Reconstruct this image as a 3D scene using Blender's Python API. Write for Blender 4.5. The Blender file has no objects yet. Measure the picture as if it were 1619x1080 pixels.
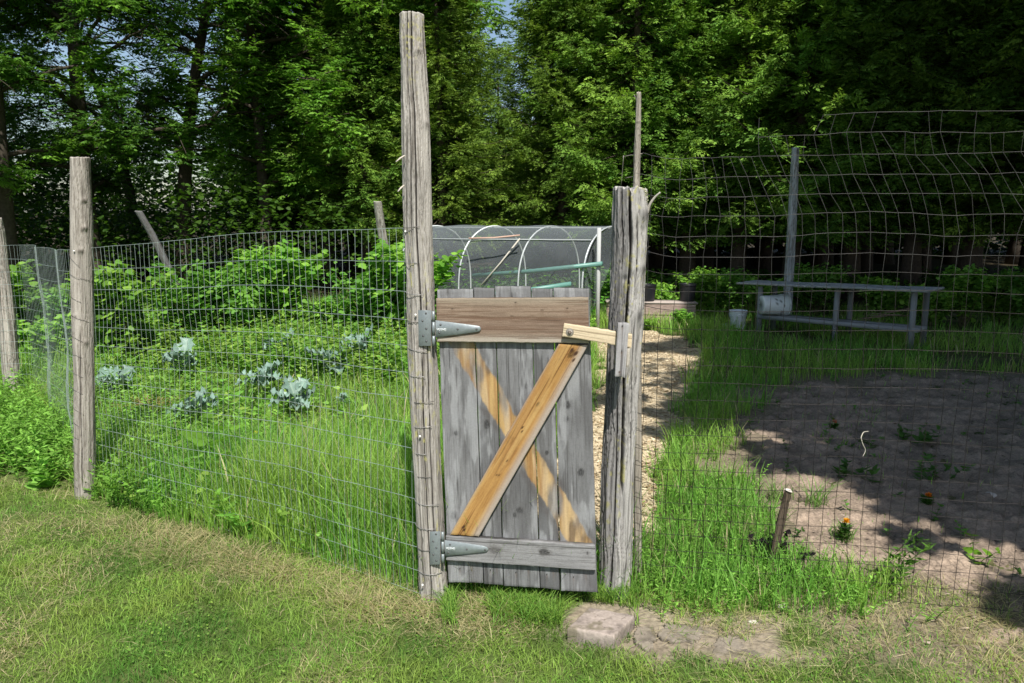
import bpy, math
import numpy as np
from mathutils import Vector, Matrix

# ---------------------------------------------------------------- camera, sky, sun, exposure
C = bpy.context.scene.collection
scene = bpy.context.scene
CAMZ = 1.55
PITCH = math.radians(9.4)
FPX = 1259.2                       # focal length in pixels of the 1619 px wide photograph
cd = bpy.data.cameras.new('camera'); cam = bpy.data.objects.new('camera', cd); C.objects.link(cam)
cd.sensor_width = 36.0; cd.lens = 28.0; cd.clip_end = 600.0; cd.clip_start = 0.05
cam.location = (0, 0, CAMZ); cam.rotation_euler = (math.pi/2 - PITCH, 0, 0)
scene.camera = cam
SUN_EL = math.radians(53); SUN_AZ = math.radians(170)     # azimuth clockwise from +Y: behind the camera, a little right
world = bpy.data.worlds.new('World'); scene.world = world; world.use_nodes = True
wn = world.node_tree.nodes; wl = world.node_tree.links
bg = wn['Background']; sky = wn.new('ShaderNodeTexSky'); sky.sky_type = 'NISHITA'; sky.sun_disc = False
sky.sun_elevation = SUN_EL; sky.sun_rotation = SUN_AZ; sky.air_density = 1.0; sky.dust_density = 1.0
wl.new(sky.outputs[0], bg.inputs[0]); bg.inputs[1].default_value = 0.095
sd = bpy.data.lights.new('sun', 'SUN'); sd.energy = 5.0; sd.angle = math.radians(0.5); sd.color = (1.0, 0.96, 0.90)
sun = bpy.data.objects.new('sun', sd); C.objects.link(sun)
SDIR = Vector((math.sin(SUN_AZ)*math.cos(SUN_EL), math.cos(SUN_AZ)*math.cos(SUN_EL), math.sin(SUN_EL)))  # towards the sun
sun.rotation_euler = SDIR.to_track_quat('Z', 'Y').to_euler()
scene.view_settings.view_transform = 'Standard'; scene.view_settings.look = 'None'
scene.view_settings.exposure = 0.40; scene.view_settings.gamma = 1.0
scene.render.engine = 'CYCLES'
scene.cycles.max_bounces = 6; scene.cycles.diffuse_bounces = 3; scene.cycles.glossy_bounces = 2
scene.cycles.transmission_bounces = 4; scene.cycles.transparent_max_bounces = 12
scene.cycles.use_denoising = True
scene.cycles.use_adaptive_sampling = True; scene.cycles.adaptive_threshold = 0.02

# ---------------------------------------------------------------- helpers
def ray(px, py):
    x = (px - 809.5)/FPX; u = -(py - 540.0)/FPX
    cp, sp = math.cos(PITCH), math.sin(PITCH)
    return np.array([x, cp + u*sp, -sp + u*cp])
def G(px, py, z=0.0):
    d = ray(px, py); t = (z - CAMZ)/d[2]; return np.array([d[0]*t, d[1]*t, z])
def PY(px, py, Y):
    d = ray(px, py); t = Y/d[1]; return np.array([d[0]*t, Y, CAMZ + d[2]*t])

def _h(ix, iy, iz, seed):
    n = (ix.astype(np.int64)*374761393 + iy.astype(np.int64)*668265263 + iz.astype(np.int64)*2147483647 + seed*144269504) & 0xffffffff
    n = ((n ^ (n >> 13))*1274126177) & 0xffffffff
    n = ((n ^ (n >> 15))*2246822519) & 0xffffffff
    return ((n ^ (n >> 16)) & 0xffffff)/float(0xffffff)
def vn(x, y=0.0, z=0.0, seed=0):
    x, y, z = np.broadcast_arrays(np.asarray(x, float), np.asarray(y, float), np.asarray(z, float))
    xi, yi, zi = np.floor(x), np.floor(y), np.floor(z)
    fx, fy, fz = x-xi, y-yi, z-zi
    fx = fx*fx*(3-2*fx); fy = fy*fy*(3-2*fy); fz = fz*fz*(3-2*fz)
    r = 0
    for a in (0, 1):
        for b in (0, 1):
            for c in (0, 1):
                w = (fx if a else 1-fx)*(fy if b else 1-fy)*(fz if c else 1-fz)
                r = r + w*_h(xi+a, yi+b, zi+c, seed)
    return r
def fbm(x, y=0.0, z=0.0, seed=0, o=4):
    r = 0; a = 1.0; s = 0; x = np.asarray(x, float); y = np.asarray(y, float); z = np.asarray(z, float)
    for k in range(o):
        r = r + a*vn(x, y, z, seed+k*17); s += a; a *= 0.5; x = x*2.03; y = y*2.03; z = z*2.03
    return r/s
def sst(a, b, x):
    t = np.clip((x-a)/(b-a), 0, 1); return t*t*(3-2*t)
def lerp(a, b, t): return a + (b-a)*t
def c3(*a): return np.array(a, float)
def mixc(a, b, t):
    t = np.asarray(t)[..., None]; return a*(1-t) + b*t
def unit(v): return v/np.maximum(np.linalg.norm(v, axis=-1, keepdims=True), 1e-9)

class Acc:                                    # collects triangles with vertex colours
    def __init__(s): s.V = []; s.T = []; s.K = []; s.n = 0
    def add(s, V, T, K):
        V = np.asarray(V, float).reshape(-1, 3); T = np.asarray(T, int).reshape(-1, 3)
        K = np.broadcast_to(np.asarray(K, float), (len(V), 3)) if np.ndim(K) == 1 else np.asarray(K, float).reshape(-1, 3)
        s.V.append(V); s.T.append(T + s.n); s.K.append(K); s.n += len(V); return s
    def get(s): return np.concatenate(s.V), np.concatenate(s.T), np.concatenate(s.K)

def npmesh(name, V, T, K, mat, smooth=False):
    me = bpy.data.meshes.new(name)
    me.vertices.add(len(V)); me.vertices.foreach_set('co', np.ascontiguousarray(V, dtype=np.float32).ravel())
    me.loops.add(len(T)*3); me.loops.foreach_set('vertex_index', np.ascontiguousarray(T, dtype=np.int32).ravel())
    me.polygons.add(len(T)); me.polygons.foreach_set('loop_start', np.arange(0, len(T)*3, 3, dtype=np.int32))
    me.update(calc_edges=True)
    a = me.color_attributes.new('Col', 'FLOAT_COLOR', 'POINT')
    k = np.ones((len(V), 4), np.float32); k[:, :3] = np.clip(K, 0, 1); a.data.foreach_set('color', k.ravel())
    if smooth: me.polygons.foreach_set('use_smooth', np.ones(len(T), bool))
    me.materials.append(mat); return me
def tag(o, label=None, cat=None, group=None, kind=None):
    if label: o['label'] = label
    if cat: o['category'] = cat
    if group: o['group'] = group
    if kind: o['kind'] = kind
    return o
def thing(name, label, cat, loc, group=None):
    o = bpy.data.objects.new(name, None); C.objects.link(o); o.location = tuple(float(v) for v in loc)
    o.empty_display_size = 0.1
    return tag(o, label, cat, group)
def obj(name, acc, mat, parent=None, smooth=False, origin=None):
    V, T, K = acc.get() if isinstance(acc, Acc) else acc
    if parent is not None and origin is None:
        p = parent; origin = np.zeros(3)
        while p is not None: origin = origin + np.array(p.location); p = p.parent
        V = V - origin; me = npmesh(name, V, T, K, mat, smooth)
        o = bpy.data.objects.new(name, me); C.objects.link(o); o.parent = parent; return o
    if origin is None: origin = np.array([V[:, 0].mean(), V[:, 1].mean(), V[:, 2].min()])
    me = npmesh(name, V-origin, T, K, mat, smooth)
    o = bpy.data.objects.new(name, me); C.objects.link(o); o.location = tuple(float(v) for v in origin)
    if parent is not None: o.parent = parent
    return o

def tubes(P, R, k=5, cap=True):
    P = np.asarray(P, float)
    if P.ndim == 2: P = P[None]
    M, N, _ = P.shape
    R = np.broadcast_to(np.asarray(R, float), (M, N)) if np.ndim(R) != 1 or len(np.atleast_1d(R)) == N else np.broadcast_to(np.asarray(R)[:, None], (M, N))
    t = unit(np.gradient(P, axis=1)); m = np.abs(t.mean(axis=1)); ref = np.zeros((M, 3)); ref[np.arange(M), np.argmin(m, axis=1)] = 1
    a = unit(np.cross(t, ref[:, None, :])); b = np.cross(t, a)
    an = np.arange(k)*2*math.pi/k
    V = P[:, :, None] + R[:, :, None, None]*(np.cos(an)[None, None, :, None]*a[:, :, None] + np.sin(an)[None, None, :, None]*b[:, :, None])
    idx = np.arange(M*N*k).reshape(M, N, k)
    q0 = idx[:, :-1]; q1 = idx[:, 1:]; r0 = np.roll(q0, -1, 2); r1 = np.roll(q1, -1, 2)
    T = np.concatenate([np.stack([q0, r0, r1], -1).reshape(-1, 3), np.stack([q0, r1, q1], -1).reshape(-1, 3)])
    V = V.reshape(-1, 3)
    if cap and k > 3:
        c0 = len(V); V = np.concatenate([V, P[:, 0], P[:, -1]])
        ft = []
        for e, base in ((0, c0), (N-1, c0+M)):
            i = idx[:, e]; j = np.roll(i, -1, 1); cc = np.broadcast_to((base+np.arange(M))[:, None], i.shape)
            f = np.stack([cc, j, i] if e == 0 else [cc, i, j], -1).reshape(-1, 3); ft.append(f)
        T = np.concatenate([T]+ft)
    return V, T
def leaves(P, D, Nn, L, W, K, fold=0.15):          # diamond leaves
    n = len(P); L = np.broadcast_to(L, n)[:, None]; W = np.broadcast_to(W, n)[:, None]
    D = unit(D); S = unit(np.cross(D, Nn)); Nn = np.cross(S, D)
    m = P + D*L*0.42 - Nn*W*fold
    V = np.stack([P, m+S*W/2, P+D*L - Nn*W*fold*0.7, m-S*W/2], 1).reshape(-1, 3)
    i = np.arange(n)*4
    T = np.concatenate([np.stack([i, i+1, i+2], -1), np.stack([i, i+2, i+3], -1)])
    return V, T, np.repeat(np.broadcast_to(K, (n, 3)), 4, 0)
def broad(P, D, Nn, L, W, K, fold=0.12):           # broad lobed leaves
    n = len(P); L = np.broadcast_to(L, n)[:, None]; W = np.broadcast_to(W, n)[:, None]
    D = unit(D); S = unit(np.cross(D, Nn)); Nn = np.cross(S, D); out = [P]
    for (u, w) in ((0.05, .34), (.30, .52), (.45, .36), (.72, .28), (1.0, 0), (.72, -.28), (.45, -.36), (.30, -.52), (0.05, -.34)):
        out.append(P + D*L*u + S*W*w - Nn*W*(abs(w)*fold*2 + u*u*fold*1.6))
    V = np.stack(out, 1).reshape(-1, 3); i = np.arange(n)*10
    T = np.concatenate([np.stack([i, i+k, i+k+1], -1) for k in range(1, 9)])
    return V, T, np.repeat(np.broadcast_to(K, (n, 3)), 10, 0)
def blades(P, H, W, lean, K, rng, tipK=None, seg=3):
    n = len(P); az = rng.uniform(0, 2*math.pi, n); ld = np.stack([np.cos(az), np.sin(az), 0*az], -1)
    fa = az + math.pi/2 + rng.uniform(-.7, .7, n); fd = np.stack([np.cos(fa), np.sin(fa), 0*fa], -1)
    H = np.broadcast_to(H, n)[:, None]; W = np.broadcast_to(W, n)[:, None]; lean = np.broadcast_to(lean, n)[:, None]
    out = []; ks = []; tipK = K if tipK is None else tipK
    for s in range(seg):
        t = s/seg; c = P + ld*lean*H*t**2 + np.array([0, 0, 1.0])*H*(t - .25*np.minimum(lean, 1.6)*t*t)
        w = W*(1-t*t*.6)*.5*(0.7 if s == 0 else 1); out += [c-fd*w, c+fd*w]; kk = lerp(K, tipK, t); ks += [kk, kk]
    out.append(P + ld*lean*H + np.array([0, 0, 1.0])*H*(1-.25*np.minimum(lean, 1.6))); ks.append(tipK)
    V = np.stack(out, 1).reshape(-1, 3); m = 2*seg+1; i = np.arange(n)*m; T = []
    for s in range(seg-1):
        a = i+2*s; T += [np.stack([a, a+1, a+3], -1), np.stack([a, a+3, a+2], -1)]
    a = i+2*(seg-1); T.append(np.stack([a, a+1, a+2], -1))
    return V, np.concatenate(T), np.stack([np.broadcast_to(k_, (n, 3)) for k_ in ks], 1).reshape(-1, 3)
def box_at(acc, c, ax, ay, az_, K):
    c = np.asarray(c, float); s = [(-1,-1,-1),(1,-1,-1),(1,1,-1),(-1,1,-1),(-1,-1,1),(1,-1,1),(1,1,1),(-1,1,1)]
    V = [c + a*np.asarray(ax) + b*np.asarray(ay) + d*np.asarray(az_) for a, b, d in s]
    T = [(0,2,1),(0,3,2),(4,5,6),(4,6,7),(0,1,5),(0,5,4),(1,2,6),(1,6,5),(2,3,7),(2,7,6),(3,0,4),(3,4,7)]
    acc.add(V, T, np.asarray(K, float)); return acc

# ---------------------------------------------------------------- materials
def attr_mat(name, rough=0.7, spec=0.3, transl=0.0, bump=0.0, bscale=200.0, metal=0.0, var=0.0, tint=(0.9, 1.0, 0.5), noise=0.0, nscale=60.0, objvar=0.0):
    m = bpy.data.materials.new(name); m.use_nodes = True; nt = m.node_tree; N = nt.nodes; Lk = nt.links
    p = N['Principled BSDF']; out = N['Material Output']
    at = N.new('ShaderNodeAttribute'); at.attribute_name = 'Col'; col = at.outputs['Color']
    if noise:
        tc = N.new('ShaderNodeTexCoord'); nz = N.new('ShaderNodeTexNoise'); nz.inputs['Scale'].default_value = nscale; nz.inputs['Detail'].default_value = 4
        Lk.new(tc.outputs['Object'], nz.inputs['Vector'])
        mr = N.new('ShaderNodeMapRange'); mr.inputs['From Min'].default_value = .3; mr.inputs['From Max'].default_value = .7
        mr.inputs['To Min'].default_value = 1-noise; mr.inputs['To Max'].default_value = 1+noise; Lk.new(nz.outputs['Fac'], mr.inputs['Value'])
        vm = N.new('ShaderNodeVectorMath'); vm.operation = 'SCALE'; Lk.new(col, vm.inputs[0]); Lk.new(mr.outputs[0], vm.inputs['Scale']); col = vm.outputs[0]
    if objvar:
        oi = N.new('ShaderNodeObjectInfo'); hs = N.new('ShaderNodeHueSaturation')
        m1 = N.new('ShaderNodeMapRange'); m1.inputs['To Min'].default_value = 1-objvar; m1.inputs['To Max'].default_value = 1+objvar
        m2 = N.new('ShaderNodeMapRange'); m2.inputs['To Min'].default_value = .5-objvar*.05; m2.inputs['To Max'].default_value = .5+objvar*.05
        Lk.new(oi.outputs['Random'], m1.inputs['Value']); Lk.new(oi.outputs['Random'], m2.inputs['Value'])
        Lk.new(m1.outputs[0], hs.inputs['Value']); Lk.new(m2.outputs[0], hs.inputs['Hue']); Lk.new(col, hs.inputs['Color']); col = hs.outputs[0]
    Lk.new(col, p.inputs['Base Color'])
    p.inputs['Roughness'].default_value = rough; p.inputs['Specular IOR Level'].default_value = spec; p.inputs['Metallic'].default_value = metal
    if bump:
        tc2 = N.new('ShaderNodeTexCoord'); nb = N.new('ShaderNodeTexNoise'); nb.inputs['Scale'].default_value = bscale; nb.inputs['Detail'].default_value = 5
        bp = N.new('ShaderNodeBump'); bp.inputs['Strength'].default_value = bump; bp.inputs['Distance'].default_value = 0.003
        Lk.new(tc2.outputs['Object'], nb.inputs['Vector']); Lk.new(nb.outputs['Fac'], bp.inputs['Height']); Lk.new(bp.outputs[0], p.inputs['Normal'])
    if transl:
        tr = N.new('ShaderNodeBsdfTranslucent'); mx = N.new('ShaderNodeMixShader'); mx.inputs[0].default_value = transl
        vm = N.new('ShaderNodeVectorMath'); vm.operation = 'MULTIPLY'; vm.inputs[1].default_value = tint
        Lk.new(col, vm.inputs[0]); Lk.new(vm.outputs[0], tr.inputs['Color'])
        Lk.new(p.outputs[0], mx.inputs[1]); Lk.new(tr.outputs[0], mx.inputs[2]); Lk.new(mx.outputs[0], out.inputs['Surface'])
    return m
M_wood = attr_mat('weathered_wood', .85, .15, bump=.35, bscale=260, noise=.07, nscale=150)
M_bark = attr_mat('bark', .9, .1, bump=.6, bscale=60, noise=.25, nscale=25)
M_grass = attr_mat('grass_blade', .55, .22, transl=.42, tint=(1.4, 1.4, .9))
M_leaf = attr_mat('broad_leaf', .5, .25, transl=.38, tint=(1.4, 1.5, .9), objvar=.12)
M_tree = attr_mat('tree_leaf', .5, .2, transl=.40, tint=(1.4, 1.5, .8), objvar=.15)
M_cedar = attr_mat('cedar_leaf', .65, .15, transl=.32, tint=(1.4, 1.4, .8), objvar=.15)
M_kale = attr_mat('kale_leaf', .45, .4, transl=.15)
M_metal = attr_mat('galvanised_metal', .42, .5, metal=.25, noise=.10, nscale=90, bump=.1)
M_wire = attr_mat('galvanised_wire', .4, .5, metal=.5, noise=.2, nscale=8)
M_rust = attr_mat('rusty_wire', .55, .4, metal=.35, noise=.3, nscale=10)
M_stone = attr_mat('concrete', .92, .15, noise=.12, nscale=70, bump=.5, bscale=130)
M_matte = attr_mat('dry_matter', .95, .1, noise=.12, nscale=120)
M_plastic = attr_mat('plastic', .4, .4, noise=.05, nscale=20)
# ---------------------------------------------------------------- layout on the ground
FENCE_C = G(686, 940)[:2]; FENCE_B = G(134, 787)[:2]
FENCE_K = np.array([(84-809.5)/FPX*5.75, 5.7]); FENCE_A = G(22, 642)[:2]
FENCE_O = np.array([-6.6, 6.1])
FENCE_D = G(975, 937)[:2]; FENCE_E = G(1619, 978)[:2]; FENCE_R = FENCE_E + (FENCE_E-FENCE_D)*0.9
YF = (FENCE_C[1]+FENCE_D[1])/2
def poly_dist(x, y, pts):                         # signed distance to an open polyline, + on its left side
    best = np.full(np.shape(x), 1e9); sg = np.zeros(np.shape(x))
    for (a, b) in zip(pts[:-1], pts[1:]):
        a = np.array(a[:2]); b = np.array(b[:2]); d = b-a; L = d@d
        t = np.clip(((x-a[0])*d[0]+(y-a[1])*d[1])/L, 0, 1)
        dx = x-(a[0]+t*d[0]); dy = y-(a[1]+t*d[1]); ds = np.hypot(dx, dy)
        cr = np.sign(d[0]*(y-a[1]) - d[1]*(x-a[0])); m = ds < best
        best = np.where(m, ds, best); sg = np.where(m, cr, sg)
    return best*sg
FLINE = [FENCE_O+np.array([-8, 0]), FENCE_O, FENCE_A, (FENCE_B+FENCE_A)/2, FENCE_B, FENCE_C, FENCE_D, FENCE_E, FENCE_R, FENCE_R+np.array([8, 0])]
def behind(x, y): return poly_dist(x, y, FLINE)       # >0 inside the garden
def inpoly(x, y, pts):
    r = np.zeros(np.shape(x), bool); n = len(pts)
    for i in range(n):
        x0, y0 = pts[i][:2]; x1, y1 = pts[(i+1) % n][:2]
        c = ((y0 > y) != (y1 > y)) & (x < (x1-x0)*(y-y0)/(y1-y0+1e-12)+x0); r ^= c
    return r
PATH_PX = [(925, 922), (990, 922), (1018, 850), (1040, 770), (1065, 700), (1078, 640), (1090, 600), (1112, 566), (1080, 535), (1015, 524), (960, 522), (925, 530), (940, 560), (952, 610), (935, 630), (900, 690), (820, 800), (770, 880), (800, 915)]
SOIL_PX = [(1128, 720), (1135, 660), (1190, 622), (1330, 598), (1500, 590), (1700, 600), (2100, 640), (2200, 1020), (1700, 1030), (1560, 1010), (1430, 968), (1330, 905), (1235, 850), (1170, 790)]
SLP = [G(*p) for p in [(885, 955), (1010, 945), (1130, 975), (1240, 990), (1290, 1040), (1200, 1062), (1100, 1040), (1040, 1050), (975, 1030), (885, 1012)]]
PATH = [G(*p) for p in PATH_PX]; SOIL = [G(*p) for p in SOIL_PX]
def warp(x, y, a=.12, s=2.5, sd=3):
    return x+(fbm(x*s, y*s, 0, sd)-.5)*2*a*2, y+(fbm(x*s, y*s, 5, sd+9)-.5)*2*a*2
def path_mask(x, y): u, v = warp(x, y, .13, 4.5); return inpoly(u, v, PATH)
def soil_mask(x, y): u, v = warp(x, y, .22, 2.6, 8); return inpoly(u, v, SOIL)
def gz(x, y):                                      # the ground's gentle unevenness
    n = (fbm(x*.8, y*.8, 0, 21)-.5)*.05 + (fbm(x*4, y*4, 0, 22)-.5)*.018
    return n*sst(0, 1, 1.0)*np.where(np.hypot(x, y) < 30, 1, 1)

# ---------------------------------------------------------------- ground
def grid_sheet(x0, x1, y0, y1, nx, ny, dz=0.0, mask=None):
    X, Y = np.meshgrid(np.linspace(x0, x1, nx), np.linspace(y0, y1, ny))
    Z = gz(X, Y)+dz; V = np.stack([X, Y, Z], -1).reshape(-1, 3)
    i = (np.arange(ny-1)[:, None]*nx + np.arange(nx-1)[None]).ravel()
    if mask is not None:
        cx = (X[:-1, :-1]+X[1:, 1:])/2; cy = (Y[:-1, :-1]+Y[1:, 1:])/2; i = i[mask(cx, cy).ravel()]
    T = np.concatenate([np.stack([i, i+1, i+nx+1], -1), np.stack([i, i+nx+1, i+nx], -1)])
    u, inv = np.unique(T, return_inverse=True); return V[u], inv.reshape(-1, 3)
def ground_cols(V):
    x, y = V[:, 0], V[:, 1]; b = behind(x, y); n = fbm(x*3, y*3, 0, 31); n2 = fbm(x*11, y*11, 0, 32)
    lawn = mixc(c3(.075, .110, .028), c3(.21, .19, .09), sst(.50, .8, n)*.5+.3*sst(.5, .75, n2))
    gard = mixc(c3(.060, .085, .025), c3(.14, .12, .06), sst(.4, .8, n2))
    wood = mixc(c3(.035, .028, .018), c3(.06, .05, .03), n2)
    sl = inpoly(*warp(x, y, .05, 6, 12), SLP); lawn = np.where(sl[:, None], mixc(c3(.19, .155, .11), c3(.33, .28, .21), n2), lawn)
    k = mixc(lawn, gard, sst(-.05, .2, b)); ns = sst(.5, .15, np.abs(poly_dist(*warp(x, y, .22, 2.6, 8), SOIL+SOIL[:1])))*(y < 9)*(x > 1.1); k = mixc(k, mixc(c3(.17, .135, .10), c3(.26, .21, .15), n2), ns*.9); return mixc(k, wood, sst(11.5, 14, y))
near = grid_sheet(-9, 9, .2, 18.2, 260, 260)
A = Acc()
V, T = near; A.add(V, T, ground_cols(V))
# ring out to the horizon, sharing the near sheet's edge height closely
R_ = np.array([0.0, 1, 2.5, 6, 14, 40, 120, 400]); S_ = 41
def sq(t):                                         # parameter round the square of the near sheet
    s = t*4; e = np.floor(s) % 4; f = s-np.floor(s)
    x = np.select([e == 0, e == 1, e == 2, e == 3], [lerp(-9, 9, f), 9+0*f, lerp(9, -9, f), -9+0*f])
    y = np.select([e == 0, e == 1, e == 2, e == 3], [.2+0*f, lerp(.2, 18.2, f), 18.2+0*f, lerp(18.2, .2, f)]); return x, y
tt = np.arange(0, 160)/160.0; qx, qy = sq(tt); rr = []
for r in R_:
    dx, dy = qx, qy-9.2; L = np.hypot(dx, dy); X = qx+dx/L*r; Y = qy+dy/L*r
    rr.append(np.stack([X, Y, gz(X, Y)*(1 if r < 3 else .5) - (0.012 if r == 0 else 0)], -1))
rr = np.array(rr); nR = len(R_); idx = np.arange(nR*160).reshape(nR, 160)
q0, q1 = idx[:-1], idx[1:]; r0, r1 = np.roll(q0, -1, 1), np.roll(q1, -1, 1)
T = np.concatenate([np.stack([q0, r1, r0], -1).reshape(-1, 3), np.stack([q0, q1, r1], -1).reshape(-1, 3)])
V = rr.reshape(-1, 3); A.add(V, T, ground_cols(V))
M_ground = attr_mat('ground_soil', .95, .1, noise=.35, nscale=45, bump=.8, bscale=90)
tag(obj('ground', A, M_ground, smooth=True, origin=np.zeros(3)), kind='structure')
V, T = grid_sheet(-.6, 3.2, 2.6, 12.0, 220, 420, .004, path_mask)
n = fbm(V[:, 0]*30, V[:, 1]*30, 0, 5); n1 = fbm(V[:, 0]*3, V[:, 1]*3, 0, 6)
tag(obj('path', (V, T, mixc(mixc(c3(.46, .37, .23), c3(.62, .52, .36), n), c3(.25, .19, .12), sst(.55, .75, n1)*.6)), attr_mat('path_litter', .95, .1, noise=.3, nscale=140, bump=.3, bscale=200), smooth=True, origin=np.zeros(3)), kind='structure')
V, T = grid_sheet(1.0, 7.5, 2.3, 9.5, 420, 420, .006, soil_mask)
clod = fbm(V[:, 0]*22, V[:, 1]*22, 0, 41); cl2 = fbm(V[:, 0]*7, V[:, 1]*7, 0, 42)
u_, v_ = warp(V[:, 0], V[:, 1], .22, 2.6, 8); ed = sst(.0, .40, np.abs(poly_dist(u_, v_, SOIL+SOIL[:1])))
V[:, 2] += (np.clip(clod-.45, 0, 1)*.07 + (cl2-.5)*.035 + np.clip(fbm(V[:, 0]*50, V[:, 1]*50, 0, 43)-.5, 0, 1)*.03)*(.25+.75*ed) - .022*(1-ed)
M_soil = attr_mat('sandy_soil', .97, .08, noise=.3, nscale=90, bump=.9, bscale=160)
tag(obj('soil', (V, T, mixc(c3(.19, .15, .115), c3(.37, .285, .215), sst(.3, .75, cl2)*.7+.3*clod)), M_soil, smooth=True, origin=np.zeros(3)), kind='structure')

# ---------------------------------------------------------------- weathered wood
def wood_cols(u, v, seed, knots=(), base=(.33, .32, .31), dark=(.09, .085, .08), ring=55.0, uc=0.0, contrast=1.0, streak=.5):
    base = c3(*base); dark = c3(*dark)
    w = (fbm(u*8, v*1.2, seed, seed, 3)-.5)*.02
    uu = u + w; s = (uu-uc)*ring + (fbm(u*5, v*.9, 3, seed+5, 3)-.5)*4.0 + ((uu-uc)**2)*90
    kn = 0
    for (ku, kv, kr) in knots:
        d = np.sqrt((u-ku)**2 + ((v-kv)/1.25)**2); s = s + 1.6*np.exp(-(d/(kr*2.6))**2)*np.sign(u-ku+1e-6)*1.0
        s = s + 1.3*np.exp(-((u-ku)/(kr*1.6))**2 - ((v-kv)/(kr*4.5))**2)
    rings = .5+.5*np.sin(s*2*math.pi)
    fine = fbm(u*420, v*20, 1, seed+2, 3); med = fbm(u*75, v*5.0, 1, seed+3, 4); big = fbm(u*7, v*2.2, 0, seed+4, 3)
    t = .34*rings**3*sst(.30,.6,big) + .30*sst(.45, .75, med) + .55*sst(.48, .74, fine)
    k = mixc(base, dark, np.clip(t*contrast*.75, 0, 1))
    k = k*(1 + (big-.5)*.5*streak*2)[..., None]
    check = sst(.70, .78, fbm(u*230, v*2.3, 7, seed+6, 2)); k = mixc(k, dark*.5, check*.75)
    for (ku, kv, kr) in knots:
        d = np.sqrt((u-ku)**2 + ((v-kv)/(1.0+.6*math.sin(ku*900+kv*77)**2))**2)*(1+.7*(fbm(u*110, v*110, 2, seed)-.5))
        kr = kr*1.15; inn = 1-sst(kr*.85, kr*.98, d); k = mixc(k, mixc(dark*.35, base*.42, .5+.5*np.sin(d/kr*12)), inn*.95)
        hal = np.exp(-((d-kr*1.15)/(kr*.3))**2)*.35; k = mixc(k, dark, hal)
    return k, .5*sst(.42, .8, med)+.3*check+.2*rings
def nails(k, u, v, pts, r=.0022):
    for (a, b) in pts:
        d = np.hypot(u-a, v-b); k = mixc(k, c3(.02, .018, .016), 1-sst(r*.8, r*1.3, d)); k = mixc(k, c3(.13, .08, .05), np.exp(-((u-a)/(r*1.5))**2)*np.exp(-np.clip(b-v, 0, 1)/.02)*(v < b)*.5)
    return k
def board(name, quad, thick, colf, mat, parent, du=.0022, dv=.006, rag=.0015, seed=1, relief=.0012, axis='v'):
    """quad: TL, TR, BR, BL of the front face, world; back face 'thick' behind it"""
    TL, TR, BR, BL = [np.asarray(p, float) for p in quad]
    wU = (np.linalg.norm(TR-TL)+np.linalg.norm(BR-BL))/2; hV = (np.linalg.norm(BL-TL)+np.linalg.norm(BR-TR))/2
    if axis == 'u': du, dv = dv, du
    nu = max(4, int(wU/du)); nv = max(4, int(hV/dv))
    s, t = np.meshgrid(np.linspace(0, 1, nu+1), np.linspace(0, 1, nv+1))    # t: 0 bottom .. 1 top
    P = (TL*(1-s[..., None])+TR*s[..., None])*t[..., None] + (BL*(1-s[..., None])+BR*s[..., None])*(1-t[..., None])
    nrm = unit(np.cross(TR-TL, BL-TL)); nrm = nrm if nrm[1] > 0 else -nrm     # points away from the camera: the back
    U = s*wU; Vv = t*hV; ud = unit(TR-TL); vd = unit(TL-BL)
    K, dep = colf(U, Vv, wU, hV)
    e = np.minimum(np.minimum(U, wU-U), np.minimum(Vv, hV-Vv)); rnd = np.clip(1-e/.003, 0, 1)**2*.0022
    P = P + nrm*(rnd + dep*relief)[..., None]
    P = P + ud*((fbm(Vv*9, seed, 0, seed)-.5)*rag*2*np.where(s < .5, 1, -1)*np.abs(2*s-1)**8)[..., None]
    P = P + vd*((fbm(U*50, seed, 3, seed)-.5)*rag*3*np.abs(2*t-1)**30)[..., None]
    # ring of border vertices for sides and back
    bi = np.concatenate([np.arange(nu+1), (np.arange(1, nv+1))*(nu+1)+nu, (nv*(nu+1)+np.arange(nu-1, -1, -1)), np.arange(nv-1, 0, -1)*(nu+1)])
    Pf = P.reshape(-1, 3); n0 = len(Pf); Bk = Pf[bi]+nrm*(thick)
    V = np.concatenate([Pf, Bk, Bk.mean(0, keepdims=True)]); Kf = K.reshape(-1, 3); m = len(bi)
    V = np.concatenate([V, Pf[bi]]); Kall = np.concatenate([Kf, Kf[bi]*.9, Kf.mean(0, keepdims=True), Kf[bi]*.95])
    i = (np.arange(nv)[:, None]*(nu+1)+np.arange(nu)[None]).ravel()
    T = [np.stack([i, i+1, i+nu+2], -1), np.stack([i, i+nu+2, i+nu+1], -1)]
    j = np.arange(m); jn = (j+1) % m; f = n0+m+1; b = n0
    T += [np.stack([f+j, b+j, b+jn], -1), np.stack([f+j, b+jn, f+jn], -1), np.stack([n0+m+0*j, b+jn, b+j], -1)]
    return obj(name, (V, np.concatenate(T), Kall), mat, parent)

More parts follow.
